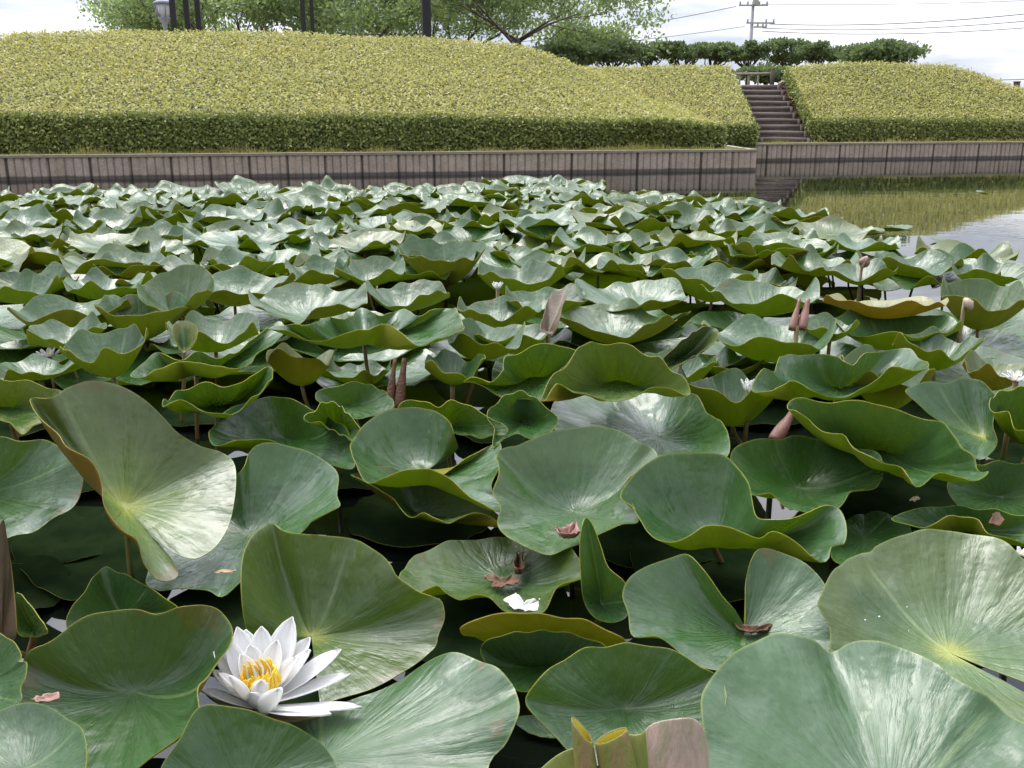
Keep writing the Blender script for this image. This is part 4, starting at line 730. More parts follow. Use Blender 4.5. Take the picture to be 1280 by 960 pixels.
MID = [
 ('dark pad at the left edge, one step behind the cream edged pad', -20, 75, 448, 468, 480, dict(h=.15, wax=.3)),
 ('light green pad with a dipping left lip by a small white bloom', 63, 160, 412, 447, 477, dict(h=.22)),
 ('cupped pad at the left edge in front of two others with a broad olive underside', -12, 122, 373, 395, 432, {}),
 ('cupped pad with a creased rim whose olive underside touches the left edge cup', 106, 209, 369, 394, 430, {}),
 ('gray upright pad face turned to the viewer in the left middle rows', 166, 250, 335, 385, 398, dict(wax=.8)),
 ('neat round bowl of a pad with smooth olive belly left of the dark gray pad', 222, 343, 340, 364, 388, {}),
 ('dark gray tilted pad facing the viewer above the broad low wavy pad', 306, 443, 357, 394, 404, dict(wax=.5)),
 ('pad with one narrow bright lip left of the two light bowls', 62, 166, 346, 360, 378, {}),
 ('pale bowl against the left edge two rows above the cupped one', -30, 46, 345, 366, 383, {}),
 ('small bright pad with fluted rim at left, behind the round bowl', 108, 190, 317, 338, 350, {}),
 ('left one of a pair of light bowls side by side', 353, 425, 325, 345, 359, {}),
 ('right one of a pair of light bowls side by side', 417, 497, 323, 346, 361, {}),
 ('fluted pad with a rolled bit of leaf at its right side', 458, 555, 353, 378, 394, {}),
 ('light spreading pad centre left with a dark green belly', 497, 597, 300, 326, 361, {}),
 ('green cup right of the fluted pad near the centre', 575, 672, 375, 395, 418, dict(red=.2)),
 ('dull green pad with edge folded, left of the withered brown leaf', 588, 690, 408, 424, 447, {}),
 ('wrinkled pale pad behind the drooping bowl at centre', 530, 600, 443, 466, 485, dict(wax=1.)),
 ('yellow lit underside of a pad seen low beneath the broad wavy pad', 325, 408, 442, 449, 487, dict(yel=.5, h=.18)),
 ('long pale pad curving right of the withered brown leaf', 700, 850, 383, 411, 437, {}),
 ('bright face of a pad standing behind the long pale one', 735, 868, 352, 384, 394, dict(wax=1.)),
 ('low shiny pad with a shaded hollow near the centre of the middle rows', 755, 845, 322, 338, 350, {}),
 ('green backed pad with a gentle arch right of the shiny hollow pad', 845, 952, 336, 350, 382, {}),
 ('wavy pad with a smooth front belly behind the pair of pink scrolls', 903, 1040, 355, 377, 401, {}),
 ('large light pad below the pair of pink scrolls', 904, 1059, 404, 433, 461, dict(wax=1.)),
 ('pad with a glowing orange underside at the right', 1070, 1208, 374, 381, 404, dict(yel=1., wax=.9, wave=.5, h=.23)),
 ('rain dotted gray pad beneath the orange one', 1072, 1222, 393, 418, 446, dict(wax=1.)),
 ('dark green sleek pad at the right edge beside the pink bud', 1208, 1300, 350, 385, 417, dict(wax=.4)),
 ('pad with a pale scoop and green front right of the rain dotted pads', 1145, 1242, 420, 438, 468, {}),
 ('yellow tinged pad at the right edge under a small bloom', 1228, 1300, 448, 470, 492, dict(yel=.35)),
 ('smooth pad with thin rim just left of the sleek right edge pad', 1050, 1132, 330, 344, 359, {}),
 ('light pad with a shallow bowl right of centre in the middle rows', 940, 1056, 300, 315, 347, {}),
 ('pale pad with two lobes at the right behind the dark sleek one', 1120, 1215, 318, 336, 350, {}),
 ('yellow green pad with a long wavy lip left of the spotted scalloped pad', 864, 986, 470, 492, 541, dict(h=.17, wax=.2)),
 ('dark pad in shade under the large light pad', 870, 960, 440, 462, 480, dict(h=.12, wax=.2)),
 ('gray pad half tucked behind the spotted scalloped pad', 1075, 1180, 440, 480, 520, dict(h=.16, wax=.5)),
 ('small cup in shade between the two upright scrolls and the orange pad', 1010, 1080, 398, 412, 430, dict(h=.2)),
 ('dull pad low in the left rows under the round bowl', 195, 300, 395, 425, 445, dict(h=.17, wax=.5)),
 ('shaded pad under the broad wavy pad near a dark stem', 395, 480, 455, 470, 492, dict(h=.1, wax=.2)),
 ('pale pad half hidden behind the left light lip', 20, 105, 400, 425, 440, dict(h=.18, wax=.6)),
 ('green cup with lifted right lip between light bowl and centre', 600, 700, 330, 350, 378, {}),
 ('glossy pad in the middle rows below the rolled bit of leaf', 640, 735, 360, 385, 402, {}),
 ('broad green backed pad left of the wide light pad', 560, 650, 405, 432, 455, dict(h=.2)),
 ('bluish pad with a drooping left end above the long pale pad', 640, 730, 318, 334, 352, {}),
 ('dusky pad with thin bright rim behind the yellow green wavy lip', 800, 900, 440, 465, 500, dict(h=.15, wax=.4)),
 ('small folded pad behind the right edge sleek pad', 1215, 1300, 325, 345, 362, {}),
 ('upright green cup in front of the far left bowls', 252, 330, 318, 330, 352, {}),
]
for lab, xl_, xr_, yt, yf, yb, kw in MID: mid(lab, xl_, xr_, yt, yf, yb, **kw)

# --- far rows: jittered rows of pads out to the edge of the patch
def far_edge(px):                          # image height of the far edge of the patch
    xs = [-300, 0, 60, 180, 330, 480, 590, 650, 700, 790, 900, 950, 1010, 1080, 1150, 1215, 1280, 1400]; ys = [252, 246, 238, 240, 238, 236, 228, 222, 224, 236, 246, 256, 275, 293, 306, 325, 345, 375]
    return np.interp(px, xs, ys)
def proj(p):
    d = Vector(p) - CP; z = d.dot(FW); return 640 + F * d.x / z, 480 - F * d.dot(UP) / z
WORDS = [('wavy', .0, 1.), ('shallow', .0, .5), ('deeply cupped', .0, 1.5), ('tilted', .16, .8), ('yellowing', .0, .8), ('fluted', .0, 1.3)]
def far_pad(x, y, small, zone):
    SEED[0] += 1; g = random.Random(SEED[0] * 7 + 1); w, tl, cu = g.choice(WORDS)
    Rd = g.uniform(.17, .24) * (1.0 if y < 6 else 1.05); h = g.uniform(.11, .20); tilt = g.uniform(-.10, .16) + tl; ta = g.uniform(-.9, .9) + math.pi / 2
    ph = g.uniform(0, 6.3); nw = g.choice([3, 4, 4, 5, 6]); aw = g.uniform(.014, .03); dh = g.uniform(.04, .075) * cu; asp = g.uniform(.85, 1.1)
    Rr = []
    for i in range(18):
        a = 2 * math.pi * i / 18; r = Rd * (1 + .06 * math.sin(2 * a + ph) + g.uniform(-.03, .03)); dx, dy = math.cos(a) * r * asp, math.sin(a) * r
        z = h + tilt * (dx * math.cos(ta) + dy * math.sin(ta)) + aw * math.sin(nw * a + ph) + aw * .6 * math.sin((nw + 3) * a + 2 * ph)
        Rr.append((x + dx, y + dy, z, g.uniform(-.03, .1)))
    lab = f'{w} lily pad {zone}'
    return pad((x + g.uniform(-.03, .03), y + g.uniform(-.03, .03), max(.02, h - dh)), Rr, lab, group=lab, n=54 if small else 66, m=7, k=g.uniform(1.7, 2.6), rip=.008, wob=.008, ripn=g.choice([7, 9, 10, 12]), thick=.0013,
        yel=.4 if w == 'yellowing' else g.choice([0, 0, 0, .12]), red=g.choice([0, 0, .15, .4]), wax=g.uniform(.1, .6), stalk=None)
y = 2.75; row = 0; cand = []
while y < 10.2:
    sx = .315; nx = int(1.25 * y / sx) + 3
    for i in range(nx):
        x = (i - nx / 2 + .5 * (row % 2)) * sx + random.uniform(-.09, .09); yy = y + random.uniform(-.10, .10)
        px, py = proj((x, yy, .14))
        if px < -90 or px > 1370 or py > 356 - (14 if 480 < px < 1100 else 0): continue
        if py < far_edge(px) + 3: continue
        cand.append((x, yy, px, py))
    y += .262 + .010 * y; row += 1
def zone(px, py):
    col_ = ('at the left edge' if px < 130 else 'below the three black posts' if px < 315 else 'below the pair of black posts' if px < 460 else 'below the thick black post' if px < 610 else
            'below the open branched cherry tree' if px < 760 else 'below the smaller sloping hedge' if px < 930 else 'near the steps reflection' if px < 1100 else 'along the open water')
    rw = 'in the farthest row' if py < far_edge(px) + 14 else 'in the far rows' if py < 275 else 'behind the light bowls' if py < 310 else 'in the rows behind those'
    return rw + ' ' + col_
cand.sort(key=lambda c: c[1])
cand.sort(key=lambda c: -c[3])
NEAR = 145
for x, yy, px, py in cand[:NEAR]: far_pad(x, yy, py < 270, zone(px, py))
FARREST = cand[NEAR:]
if FARREST:                                # the farthest ones, too many and too small to tell apart: one mesh
    tmp = [far_pad(x, yy, True, zone(px, py)) for x, yy, px, py in FARREST]; V, Fc, UV = [], [], []
    for o in tmp:
        k = len(V); V += [tuple(v.co + o.location) for v in o.data.vertices]; Fc += [tuple(k + i for i in p.vertices) for p in o.data.polygons]; UV += [tuple(d.uv) for d in o.data.uv_layers[0].data]
        PADS.remove(o)
        for c in list(o.children): bpy.data.objects.remove(c)
        bpy.data.objects.remove(o)
    me = pymesh('far_lily_pads', V, Fc); print('FAR', len(V), len(Fc), len(UV), len(tmp)); ul = me.attributes.new('UVMap', 'FLOAT2', 'CORNER'); ul.data.foreach_set('vector', [c for uv in UV for c in uv])
    o = link('far_lily_pads', me, [M_TOP, M_UND]); o.color = (.05, .2, .3, 0); sd_ = o.modifiers.new('thickness', 'SOLIDIFY'); sd_.thickness = .0013; sd_.offset = -1; sd_.material_offset = 1; sd_.material_offset_rim = 1
    tag(o, 'farthest mass of small lily pads in front of the pile wall', 'lily pads', kind='stuff')
# a lower layer of pads closing the gaps; near ones coloured dark for shade
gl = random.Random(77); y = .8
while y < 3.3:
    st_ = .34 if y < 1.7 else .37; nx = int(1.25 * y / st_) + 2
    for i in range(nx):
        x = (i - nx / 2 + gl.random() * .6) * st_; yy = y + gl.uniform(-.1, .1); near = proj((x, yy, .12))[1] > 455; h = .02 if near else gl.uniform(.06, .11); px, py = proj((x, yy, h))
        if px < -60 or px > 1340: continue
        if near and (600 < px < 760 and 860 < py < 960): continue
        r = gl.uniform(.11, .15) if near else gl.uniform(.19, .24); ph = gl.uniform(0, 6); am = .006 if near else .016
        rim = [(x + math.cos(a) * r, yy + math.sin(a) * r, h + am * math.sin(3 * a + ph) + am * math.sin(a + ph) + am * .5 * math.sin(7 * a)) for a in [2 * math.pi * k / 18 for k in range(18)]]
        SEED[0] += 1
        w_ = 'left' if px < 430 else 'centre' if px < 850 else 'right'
        lab = f'low pad coloured dark for the shade in the gaps at {w_}, bottom rows' if near else f'plain low pad shaded by taller ones at {w_}, ' + ('third rows' if py > 430 else 'middle rows')
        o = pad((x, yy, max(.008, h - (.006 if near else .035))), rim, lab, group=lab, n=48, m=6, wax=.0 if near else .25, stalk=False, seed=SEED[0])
        if near: o.data.materials[0] = M_PADSHADE
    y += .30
print('PADS', len(PADS), 'far', len(cand), 'rest', len(FARREST))
# ------------------------------------------------------------------ water lilies
def petal_mesh(B, T, w, cup, nrm, bow=.12, nu=10, nv=7, tipw=.12):
    """petal from base B to tip T, broad side facing nrm, cupped towards nrm"""
    ax = T - B; ln = ax.length; ax.normalize(); nrm = (nrm - ax * nrm.dot(ax)).normalized(); sd = ax.cross(nrm)
    V, Fc = [], []
    for i in range(nu + 1):
        t = i / nu; wd_ = w * (.34 + .66 * math.sin(math.pi * min(1, t / .58) / 2)) if t < .58 else w * (max(0., math.cos(math.pi / 2 * min(1., (t - .58) / .42))) ** .75)
        wd_ = max(wd_, .0006)
        c = B + ax * ln * t - nrm * ln * bow * math.sin(math.pi * t) * 1.0
        for j in range(nv):
            q = j / (nv - 1) * 2 - 1
            V.append(c + sd * q * wd_ / 2 + nrm * cup * wd_ * (q * q) + nrm * .0012 * math.sin(q * 9 + t * 5) * t)
    for i in range(nu):
        for j in range(nv - 1): a = i * nv + j; Fc.append((a, a + 1, a + nv + 1, a + nv))
    return V, Fc
def add_petal(root, B, T, w, cup, nrm, bow=.1, name='petal', mat=None):
    V, Fc = petal_mesh(B, T, w, cup, nrm, bow); O = root.location
    o = link(name, pymesh(name, [Vector(v) - O for v in V], Fc), [mat or M_PETAL], root); s = o.modifiers.new('t', 'SOLIDIFY'); s.thickness = .0009; s.offset = 0; return o
def px3(px, py, dd): 
    d = ray(px, py); return CP + d * (D0 + dd)
fl_base = at(330, 880, .06); D0 = (fl_base - CP).dot(FW)
fl = empty('water_lily', fl_base)
sc_ = D0 / F                                   # metres per photo pixel at the flower
mid_ = px3(327, 850, 0)
def pt(tip, dd, w, base=(328, 876), bdd=0., cup=.28, bow=.08, name='petal'):
    B = px3(*base, bdd); T = px3(*tip, dd); c = px3(326, 800, 0) - (B + T) * .5
    nr = (px3(326, 835, 0) + Vector((0, 0, .03))) - (B + T) * .5
    return add_petal(fl, B, T, w * .98 * sc_, cup, nr, bow, name)
# outer ring
pt((452, 884), -.015, 36, (330, 886), -.01, .12, .02); pt((414, 893), -.05, 34, (328, 888), -.01, .12, .02); pt((438, 843), .03, 34, (334, 880), .0, .2, .03)
pt((249, 862), -.01, 26, (318, 886), -.005, .2, .03); pt((265, 838), .01, 28, (316, 880), .0, .25, .06); pt((267, 815), .035, 28, (318, 876), .01, .3, .06)
pt((280, 789), .06, 28, (320, 872), .02, .25, .06); pt((307, 787), .075, 30, (324, 870), .025, .2, .05)
pt((427, 812), .05, 36, (336, 876), .01, .22, .05); pt((366, 771), .06, 40, (334, 868), .025, .22, .05); pt((388, 797), .055, 36, (336, 872), .02, .22, .06)
# second ring
pt((327, 783), .055, 34, (328, 866), .02, .25, .06); pt((296, 784), .055, 30, (322, 868), .02, .25, .06); pt((283, 803), .03, 32, (320, 872), .01, .3, .08)
pt((347, 800), .045, 28, (332, 866), .015, .3, .06); pt((388, 812), .03, 30, (334, 872), .01, .25, .08)
pt((287, 845), -.03, 34, (320, 884), -.01, .3, .1); pt((272, 842), -.012, 30, (318, 880), -.005, .3, .08)
# inner ring, short and cupped round the stamens
pt((312, 806), .04, 28, (324, 864), .015, .35, .1); pt((300, 818), .02, 26, (320, 868), .01, .4, .1); pt((372, 822), .022, 28, (332, 868), .01, .35, .1)
pt((326, 850), -.028, 25, (325, 890), -.006, .4, .12); pt((347, 861), -.035, 34, (332, 894), -.012, .35, .12); pt((313, 866), -.03, 34, (324, 888), -.01, .3, .12)
# stamens: long ones curling inwards round the rim of the centre, short ones within
gs = random.Random(4)
for i in range(46):
    a = 2 * math.pi * i / 46 * 1.0 + gs.uniform(-.06, .06); inner = i % 3 == 0; rr = (11 if inner else 21) * sc_; ht = (24 if inner else 37) * sc_ * gs.uniform(.8, 1.12)
    c0 = px3(326, 868, .006); b = c0 + Vector((math.cos(a) * rr * .8, math.sin(a) * rr * .8, 0)); m = c0 + Vector((math.cos(a) * rr * 1.2, math.sin(a) * rr * 1.2, ht * .55)); t = c0 + Vector((math.cos(a + .15) * rr * 1.0, math.sin(a + .15) * rr * 1.0, ht * .9)); e_ = c0 + Vector((math.cos(a + .3) * rr * 1.02, math.sin(a + .3) * rr * 1.02, ht))
    V, Fc = tube_geo([b, m, t, e_], [.0013, .0018, .0015, .0008], 5); link('stamen', pymesh('stamen', [v - fl_base for v in V], Fc), [M_STAMEN], fl)
V, Fc = ring([(.004, .0), (.015, .004), (.016, .010), (.008, .014)], 14); c0 = px3(326, 868, .006); V = [Vector(v) + c0 - fl_base for v in V]; link('stigma_disc', pymesh('stigma_disc', V, Fc), [M_STAMEN], fl)
for q, dd, bq in (((258, 868), .0, (316, 886)), ((400, 896), -.03, (330, 890))):
    B = px3(*bq, .004); T = px3(*q, dd); add_petal(fl, B - Vector((0, 0, .004)), T, 26 * sc_, .2, Vector((0, 0, 1)) if dd < .05 else Vector((0, -1, .2)), .05, 'sepal', M_STALK)
tube('flower_stalk', [(0, 0, .004), (0, .01, -.1), (.01, .03, -.2)], [.006, .006, .006], M_STALK, fl)
tag(fl, 'open white water lily with pointed petals and golden stamens in the left foreground', 'flower')

def bloom(px, py, h, wpx, label, npet=7, up=.8, seed=1, closed=.5):
    g = random.Random(seed); b = at(px, py + wpx * .4, h); s = (b - CP).length / F * wpx; r = empty('water_lily', b)
    for ring_, (cnt, el, ln) in enumerate(((npet, closed, .75), (npet - 2, closed + .35, .62))):
        for i in range(cnt):
            a = 2 * math.pi * (i + .5 * ring_) / cnt + g.uniform(-.15, .15); e2 = el + g.uniform(-.12, .12)
            T = b + Vector((math.cos(a) * math.cos(e2), math.sin(a) * math.cos(e2), math.sin(e2))) * s * ln
            add_petal(r, b, T, s * .24, .3, Vector((-math.cos(a) * .7, -math.sin(a) * .7, .7)), .1)
    V, Fc = ring([(s * .06, 0), (s * .13, s * .12), (s * .08, s * .25)], 8); link('stamen_cluster', pymesh('stamen_cluster', V, Fc), [M_STAMEN], r)
    tube('flower_stalk', [(0, 0, 0), (0, .01, -h - .05)], [.006, .005], M_STALK, r); tag(r, label, 'flower', 'half hidden white water lilies'); return r
bloom(62, 438, .13, 20, 'small white water lily poking out at the left beside a dipping pad lip', seed=2)
bloom(622, 356, .17, 15, 'tiny white water lily among pads near the centre of the middle rows', seed=3, closed=.9)
bloom(936, 481, .15, 26, 'white water lily half closed beside the rain spotted scalloped pad', seed=4, closed=.95)
bloom(1270, 467, .22, 22, 'white water lily at the right edge above the yellow tinged pad', seed=5, closed=.4)
bloom(1278, 688, .12, 16, 'white petals of a lily just showing at the right edge over a green lip', seed=6, closed=.4)

# ------------------------------------------------------------------ rolled young leaves, buds and withered leaves
def scroll(B, T, r0, r1, side, turns=1.3, n=22, m=10, flare=0.):
    """a leaf half rolled into a tube along B -> T"""
    ax = (T - B); L_ = ax.length; ax.normalize(); rt = ax.cross(Vector((0, 1, .2))).normalized(); fw = rt.cross(ax)
    V, Fc = [], []
    for i in range(m + 1):
        t = i / m; r = r0 + (r1 - r0) * t + flare * t ** 4; r *= (.55 + .45 * math.sin(math.pi * min(1, .25 + t))) if not flare else 1
        for j in range(n):
            q = j / (n - 1); a = q * turns * 2 * math.pi * side + 1.2; rr = r * (1 - .35 * q)
            V.append(B + ax * L_ * t + rt * math.cos(a) * rr + fw * math.sin(a) * rr)
    for i in range(m):
        for j in range(n - 1): a = i * n + j; Fc.append((a, a + 1, a + n + 1, a + n))
    return V, Fc
M_COPPER = simple('copper_leaf_skin', (.22, .10, .055), (.085, .085, .022), 9, .5, .4, .006, mscale=(2, 2, .5))
M_YGREEN = simple('young_leaf_green', (.17, .21, .035), (.24, .27, .06), 16, .45, .3, .004, mscale=(3, 3, .6))
def rolled(label, base, tip, hb, ht_, wb, wt, mat, cat='rolled leaf', double=False, flare=0., inner=None, turns=1.3, back=.02, name='rolled_leaf'):
    b = at(base[0], base[1], hb); D = (b - CP).dot(FW); s = D / F
    t = CP + ray(*tip) * (D + back); root = empty(name, b)
    for k, sgn in enumerate((-1, 1) if double else (1,)):
        off = RT * (wb * s * .27 * sgn if double else 0); off2 = RT * (wt * s * .30 * sgn if double else 0)
        V, Fc = scroll(b + off, t + off2, wb * s * (.26 if double else .5), wt * s * (.26 if double else .5), -sgn, turns, flare=flare * s)
        o = link('scroll', pymesh('scroll', [v - b for v in V], Fc), [mat, inner or mat], root); q = o.modifiers.new('t', 'SOLIDIFY'); q.thickness = .0016; q.offset = 1; 
        if inner: q.material_offset = 1; q.offset = -1 if sgn > 0 else 1
    tube('stalk', [(0, 0, .01), (0, .004, -hb - .1)], [.006, .006], M_STALK, root); tag(root, label, cat, 'rolled and withered leaves among the pads'); return root
rolled('pair of upright pinkish brown leaf scrolls at right of centre', (996, 412), (1005, 374), .22, .3, 24, 18, M_ROLLRED, double=True)
rolled('dark brown withered leaf stem standing below the broad wavy pad', (492, 510), (500, 448), .09, .2, 26, 20, M_DEAD, double=True)
rolled('thick leaning reddish rolled leaf under the spotted scalloped pad', (968, 552), (992, 514), .12, .2, 18, 15, M_ROLLRED, turns=1.8)
def bud(px, py, h, wpx, hpx, label, lean=.3):
    b = at(px, py + hpx * .5, h); s = (b - CP).length / F; prof = [(.15, 0), (.42, .2), (.5, .42), (.36, .72), (.12, .95), (.02, 1.)]
    V, Fc = ring([(r * wpx * s, z * hpx * s) for r, z in prof], 12); r = empty('flower_bud', b); TL = Matrix.Rotation(lean, 3, 'Y') @ Matrix.Rotation(.2, 3, 'X')
    link('bud', pymesh('bud', [TL @ Vector(v) for v in V], Fc), [M_ROLLPINK], r)
    for k in range(4):
        a = k * math.pi / 2 + .4; d = Vector((math.cos(a), math.sin(a), 0)); V, Fc = petal_mesh(d * .12 * wpx * s, d * .2 * wpx * s + Vector((0, 0, hpx * s * .9)), wpx * s * .62, .25, -d, .38)
        link('sepal', pymesh('sepal', [TL @ Vector(v) for v in V], Fc), [M_ROLLRED], r)
    tube('stalk', [(0, 0, .01), (0, .01, -h - .1)], [.006, .006], M_STALK, r); tag(r, label, 'flower bud', 'pink flower buds'); return r
bud(1077, 327, .2, 12, 15, 'pink bud at the right between far pads above the orange backed pad')
bud(1205, 377, .22, 17, 11, 'pink bud lying on the right end of the orange backed pad', 1.0)

# the half unrolled young leaf at the bottom centre: a flat green side, two yellow mouthed scrolls and a pink folded flap
yb = at(770, 1010, .06); D0 = (yb - CP).dot(FW); yl = empty('unrolling_lily_leaf', yb); sc_ = D0 / F
def yp(px, py, dd=0.): return CP + ray(px, py) * (D0 + dd)
def grid_part(name, rows, mats, thick=.0016):
    V = [p - yb for r in rows for p in r]; nc = len(rows[0]); Fc = [(i * nc + j, i * nc + j + 1, (i + 1) * nc + j + 1, (i + 1) * nc + j) for i in range(len(rows) - 1) for j in range(nc - 1)]
    o = link(name, pymesh(name, V, Fc), mats, yl); q = o.modifiers.new('t', 'SOLIDIFY'); q.thickness = thick; q.material_offset = len(mats) - 1; q.offset = 0
    ss = o.modifiers.new('s', 'SUBSURF'); ss.levels = 1; ss.render_levels = 2; return o
def sweep(pts, low): return [[yp(*p) for p in pts], [yp((p[0] * .7 + q[0] * .3), (p[1] * .7 + q[1] * .3), p[2] * .85 + .0) for p, q in zip(pts, low)], [yp((p[0] * .35 + q[0] * .65), (p[1] * .35 + q[1] * .65), p[2] * .6) for p, q in zip(pts, low)], [yp(q[0], q[1], q[2]) for q in low]]
grid_part('green_side', sweep([(655, 985, .0), (672, 962, .005), (695, 942, .01), (716, 932, .012), (730, 935, .012)], [(680, 1040, 0), (700, 1040, 0), (720, 1040, 0), (735, 1040, 0), (745, 1040, 0)]), [M_YGREEN])
def mouth(cx, cy, rx, ry, tilt, bx, by, name, mats):
    rows = []
    for t in (0, .12, .3, .6, 1.):
        r = []
        for k in range(17):
            a = 2 * math.pi * k / 16; x = cx + math.cos(a) * rx; y = cy + math.sin(a) * ry + tilt * math.cos(a) * rx
            qx = bx + math.cos(a) * rx * 1.35; qy = by + math.sin(a) * ry * .5
            r.append(yp(x + (qx - x) * t, y + (qy - y) * t, -.012 * math.sin(a) * (1 - .4 * t) + .0))
        rows.append(r)
    return grid_part(name, rows, mats)
M_ROLLG = simple('scroll_skin', (.19, .21, .04), (.27, .17, .085), 26, .45, mscale=(3, 3, .6))
mouth(727, 911, 13, 7, 1.15, 742, 1030, 'left_scroll', [M_ROLLG, M_YEL])
mouth(764, 919, 20, 6, -.45, 786, 1030, 'right_scroll', [M_ROLLG, M_YEL])
grid_part('green_fold', sweep([(780, 914, .012), (790, 917, .012), (800, 917, .01), (808, 910, .008), (816, 903, .006)], [(790, 1040, 0), (798, 1040, 0), (808, 1040, 0), (818, 1040, 0), (828, 1040, 0)]), [M_YGREEN])
grid_part('pink_flap', sweep([(800, 918, .014), (812, 903, .004), (830, 898, -.012), (850, 896, -.018), (866, 894, -.018), (876, 903, -.012), (882, 914, .0), (886, 935, .01)], [(812, 1040, 0), (822, 1040, -.008), (836, 1040, -.014), (850, 1040, -.018), (864, 1040, -.018), (876, 1040, -.014), (884, 1040, -.006), (890, 1040, .01)]), [M_ROLLPINK])
tag(yl, 'half unrolled young leaf with two yellow mouths and a pink flap at bottom centre', 'young leaf')

# ------------------------------------------------------------------ fallen bits on the pads
def flake(name, px, py, h, pts, mat, label, cat, group='fallen bits on the pads', curl=.006, th=.0012):
    c = at(px, py, h); V = []; rows = 5; g_ = random.Random(px); pp = []
    for i, (x, y) in enumerate(pts):
        x2, y2 = pts[(i + 1) % len(pts)]
        for k in range(4): t = k / 4; w_ = (.16 if k else .05) * math.hypot(x2 - x, y2 - y); pp.append((x + (x2 - x) * t + g_.uniform(-w_, w_), y + (y2 - y) * t + g_.uniform(-w_, w_) * .6))
    pts = pp; n = len(pts)
    s = (c - CP).length / F
    V.append(Vector((0, 0, .002)))
    for k in range(1, rows + 1):
        for (x, y) in pts:
            q = at(px + x * k / rows, py + y * k / rows, h) - c; q.z = .002 + curl * (k / rows) ** 2 * (1 + .8 * noise.noise(Vector((x * .2, y * .2, k)))); V.append(q)
    Fc = [(0, 1 + j, 1 + (j + 1) % n) for j in range(n)]
    for k in range(rows - 1):
        for j in range(n): a = 1 + k * n + j; b = 1 + k * n + (j + 1) % n; Fc.append((a, a + n, b + n, b))
    o = link(name, pymesh(name, V, Fc), [mat]); o.location = c; m = o.modifiers.new('t', 'SOLIDIFY'); m.thickness = th; m.offset = 1; tag(o, label, cat, group); return o
flake('fallen_petal', 657, 758, .062, [(-28, -4), (-12, -14), (-4, 0), (6, -4), (24, -6), (18, 8), (0, 10), (-16, 6)], M_PETAL, 'fallen white petal lying on the ragged olive pad', 'petal', curl=.004)
flake('dead_leaf', 709, 674, .118, [(-17, -4), (-10, 5), (4, 7), (17, 4), (12, -4), (14, -12), (4, -8), (-8, -3)], M_ROLLRED, 'curled reddish brown leaf scrap on the lower edge of the rain spotted pad', 'dead leaf', curl=.014)
flake('dead_leaf', 630, 731, .052, [(-26, -4), (-12, -8), (-2, -3), (10, -8), (20, -2), (12, 5), (4, 3), (-4, 9), (-16, 6), (-12, 1)], M_DEAD, 'rotting brown leaf in the middle of the ragged olive pad', 'dead leaf', curl=.005)
flake('dead_leaf', 648, 718, .052, [(-5, 6), (-4, -12), (0, -18), (5, -12), (6, 6)], M_DEAD, 'dark brown upright scrap just above the fallen white petal', 'dead leaf', curl=.016)
flake('dead_leaf', 940, 791, .05, [(-24, -6), (-8, -4), (6, -2), (26, -4), (16, 3), (-2, 5), (-16, 1)], M_DEAD, 'dry brown twig bits in the heart of the two lobed flat pad', 'dead leaf', curl=.006)
flake('dead_leaf', 60, 877, .095, [(-20, 2), (-6, -4), (14, -7), (15, 2), (0, 5), (-12, 5)], M_ROLLRED, 'orange brown flake at the left edge of the bowl shaped pad', 'dead leaf', curl=.004)
flake('dead_leaf', 1244, 656, .085, [(-8, 4), (-4, -8), (4, -10), (10, 0), (4, 8)], M_DEAD, 'pinkish brown leaf scrap on the narrow pad at the right edge', 'dead leaf', curl=.008)
flake('straw', 281, 716, .065, [(-15, 1), (-6, -1), (6, -1.5), (14, -2), (14, 0), (4, 1), (-8, 2.5)], M_STRAW, 'short dry straw lying on the dark holed pad', 'straw', curl=.001)
flake('straw', 1143, 626, .03, [(-7, 1), (-2, -2), (2, -3), (7, 0), (2, 1.5), (0, 4)], M_STRAW, 'pale speck of fluff in the dark gap under the wavy rimmed dark pad', 'fluff', curl=.003)
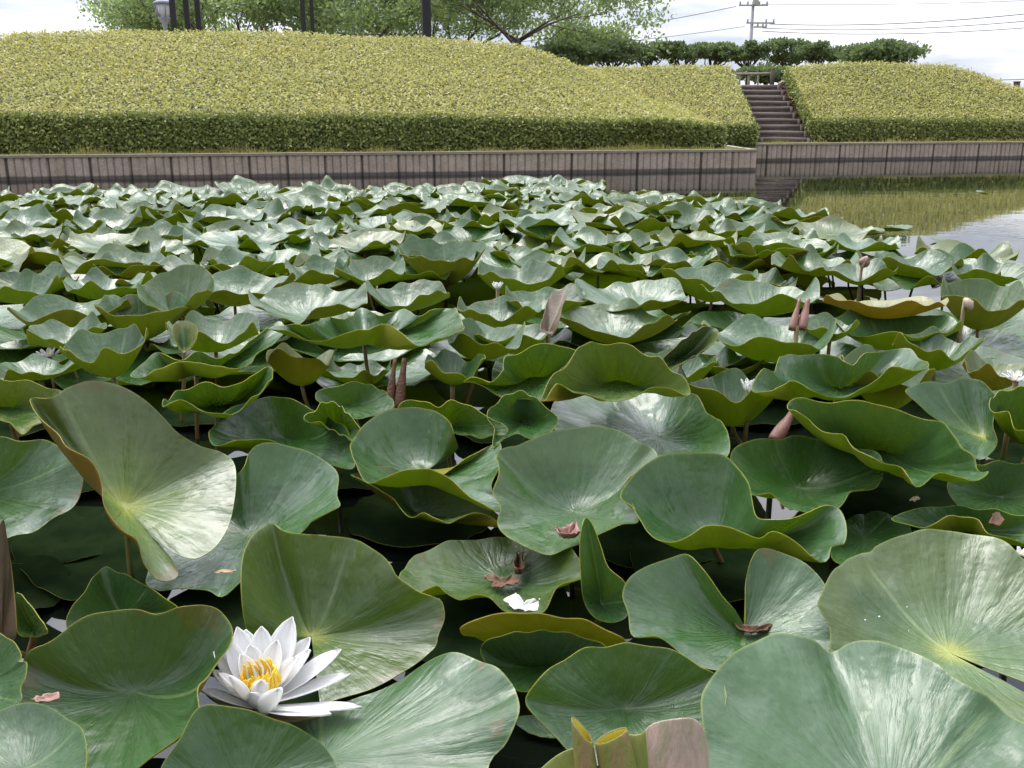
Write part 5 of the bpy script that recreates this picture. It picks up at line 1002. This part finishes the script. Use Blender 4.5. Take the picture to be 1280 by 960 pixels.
# floating pads flat on the open water by the far edge, and rain drops on the near pads
for i, (px, py, w_) in enumerate(((1090, 287, 30), (1122, 283, 34), (1040, 273, 26), (1180, 300, 30), (1228, 239, 14))):
    c = at(px, py, .012); r = w_ / F * c.y / 2; rim = [(c.x + math.cos(a) * r, c.y + math.sin(a) * r * 1.1, .014 + .006 * math.sin(2 * a + i)) for a in [2 * math.pi * k / 14 for k in range(14)]]
    lab = ['pale pad floating flat at the edge of the open water at right', 'white shining pad lying flat on the open water beyond the crowd', 'low pad floating just off the crowd below the log steps reflection', 'flat pad floating at the fringe of the bright sky reflection', 'lone tiny pad floating far out under the right mound reflection'][i]
    pad((c.x, c.y, .010), rim, lab, n=40, m=5, wax=1., stalk=False, seed=400 + i)
gd = random.Random(21); M_DROP = MT('water_drop'); M_DROP.set(Base_Color=(.9, .95, .92), Roughness=.02, IOR=1.33, Transmission_Weight=1.); M_DROP = M_DROP.m
dg = bpy.context.evaluated_depsgraph_get()
DROPS = [(840, 880, 30, 9, 'bead of rain on the smooth grey green pad above the rolled yellow leaf'), (1110, 770, 40, 8, 'bead of rain on the glossy olive pad at the right edge')]
dm = {}
for cx_, cy_, sp_, cnt, lab in DROPS:
    for i in range((cnt + 1) // 2):
        px, py = gd.gauss(cx_, sp_ * .6), gd.gauss(cy_, sp_ * .3); hit, loc, nrm, *_r = S.ray_cast(dg, CP, ray(px, py).normalized())
        if not hit: continue
        ob = _r[1]
        if not ob.name.startswith('lily_pad'): continue
        r = gd.uniform(.0008, .0020)
        if 'd' not in dm:
            V, Fc = ring([(1., 0), (.96, .25), (.75, .48), (.4, .6), (.1, .64)], 12); dm['d'] = pymesh('rain_drop', V, Fc); dm['d'].materials.append(M_DROP); dm['d'].polygons.foreach_set('use_smooth', [True] * len(dm['d'].polygons))
        o = bpy.data.objects.new('rain_drop', dm['d']); COL.objects.link(o); o.location = loc + nrm * .0002; o.rotation_euler = nrm.to_track_quat('Z', 'Y').to_euler(); o.scale = (r, r * gd.uniform(.8, 1.2), r); tag(o, lab, 'water drop', lab)
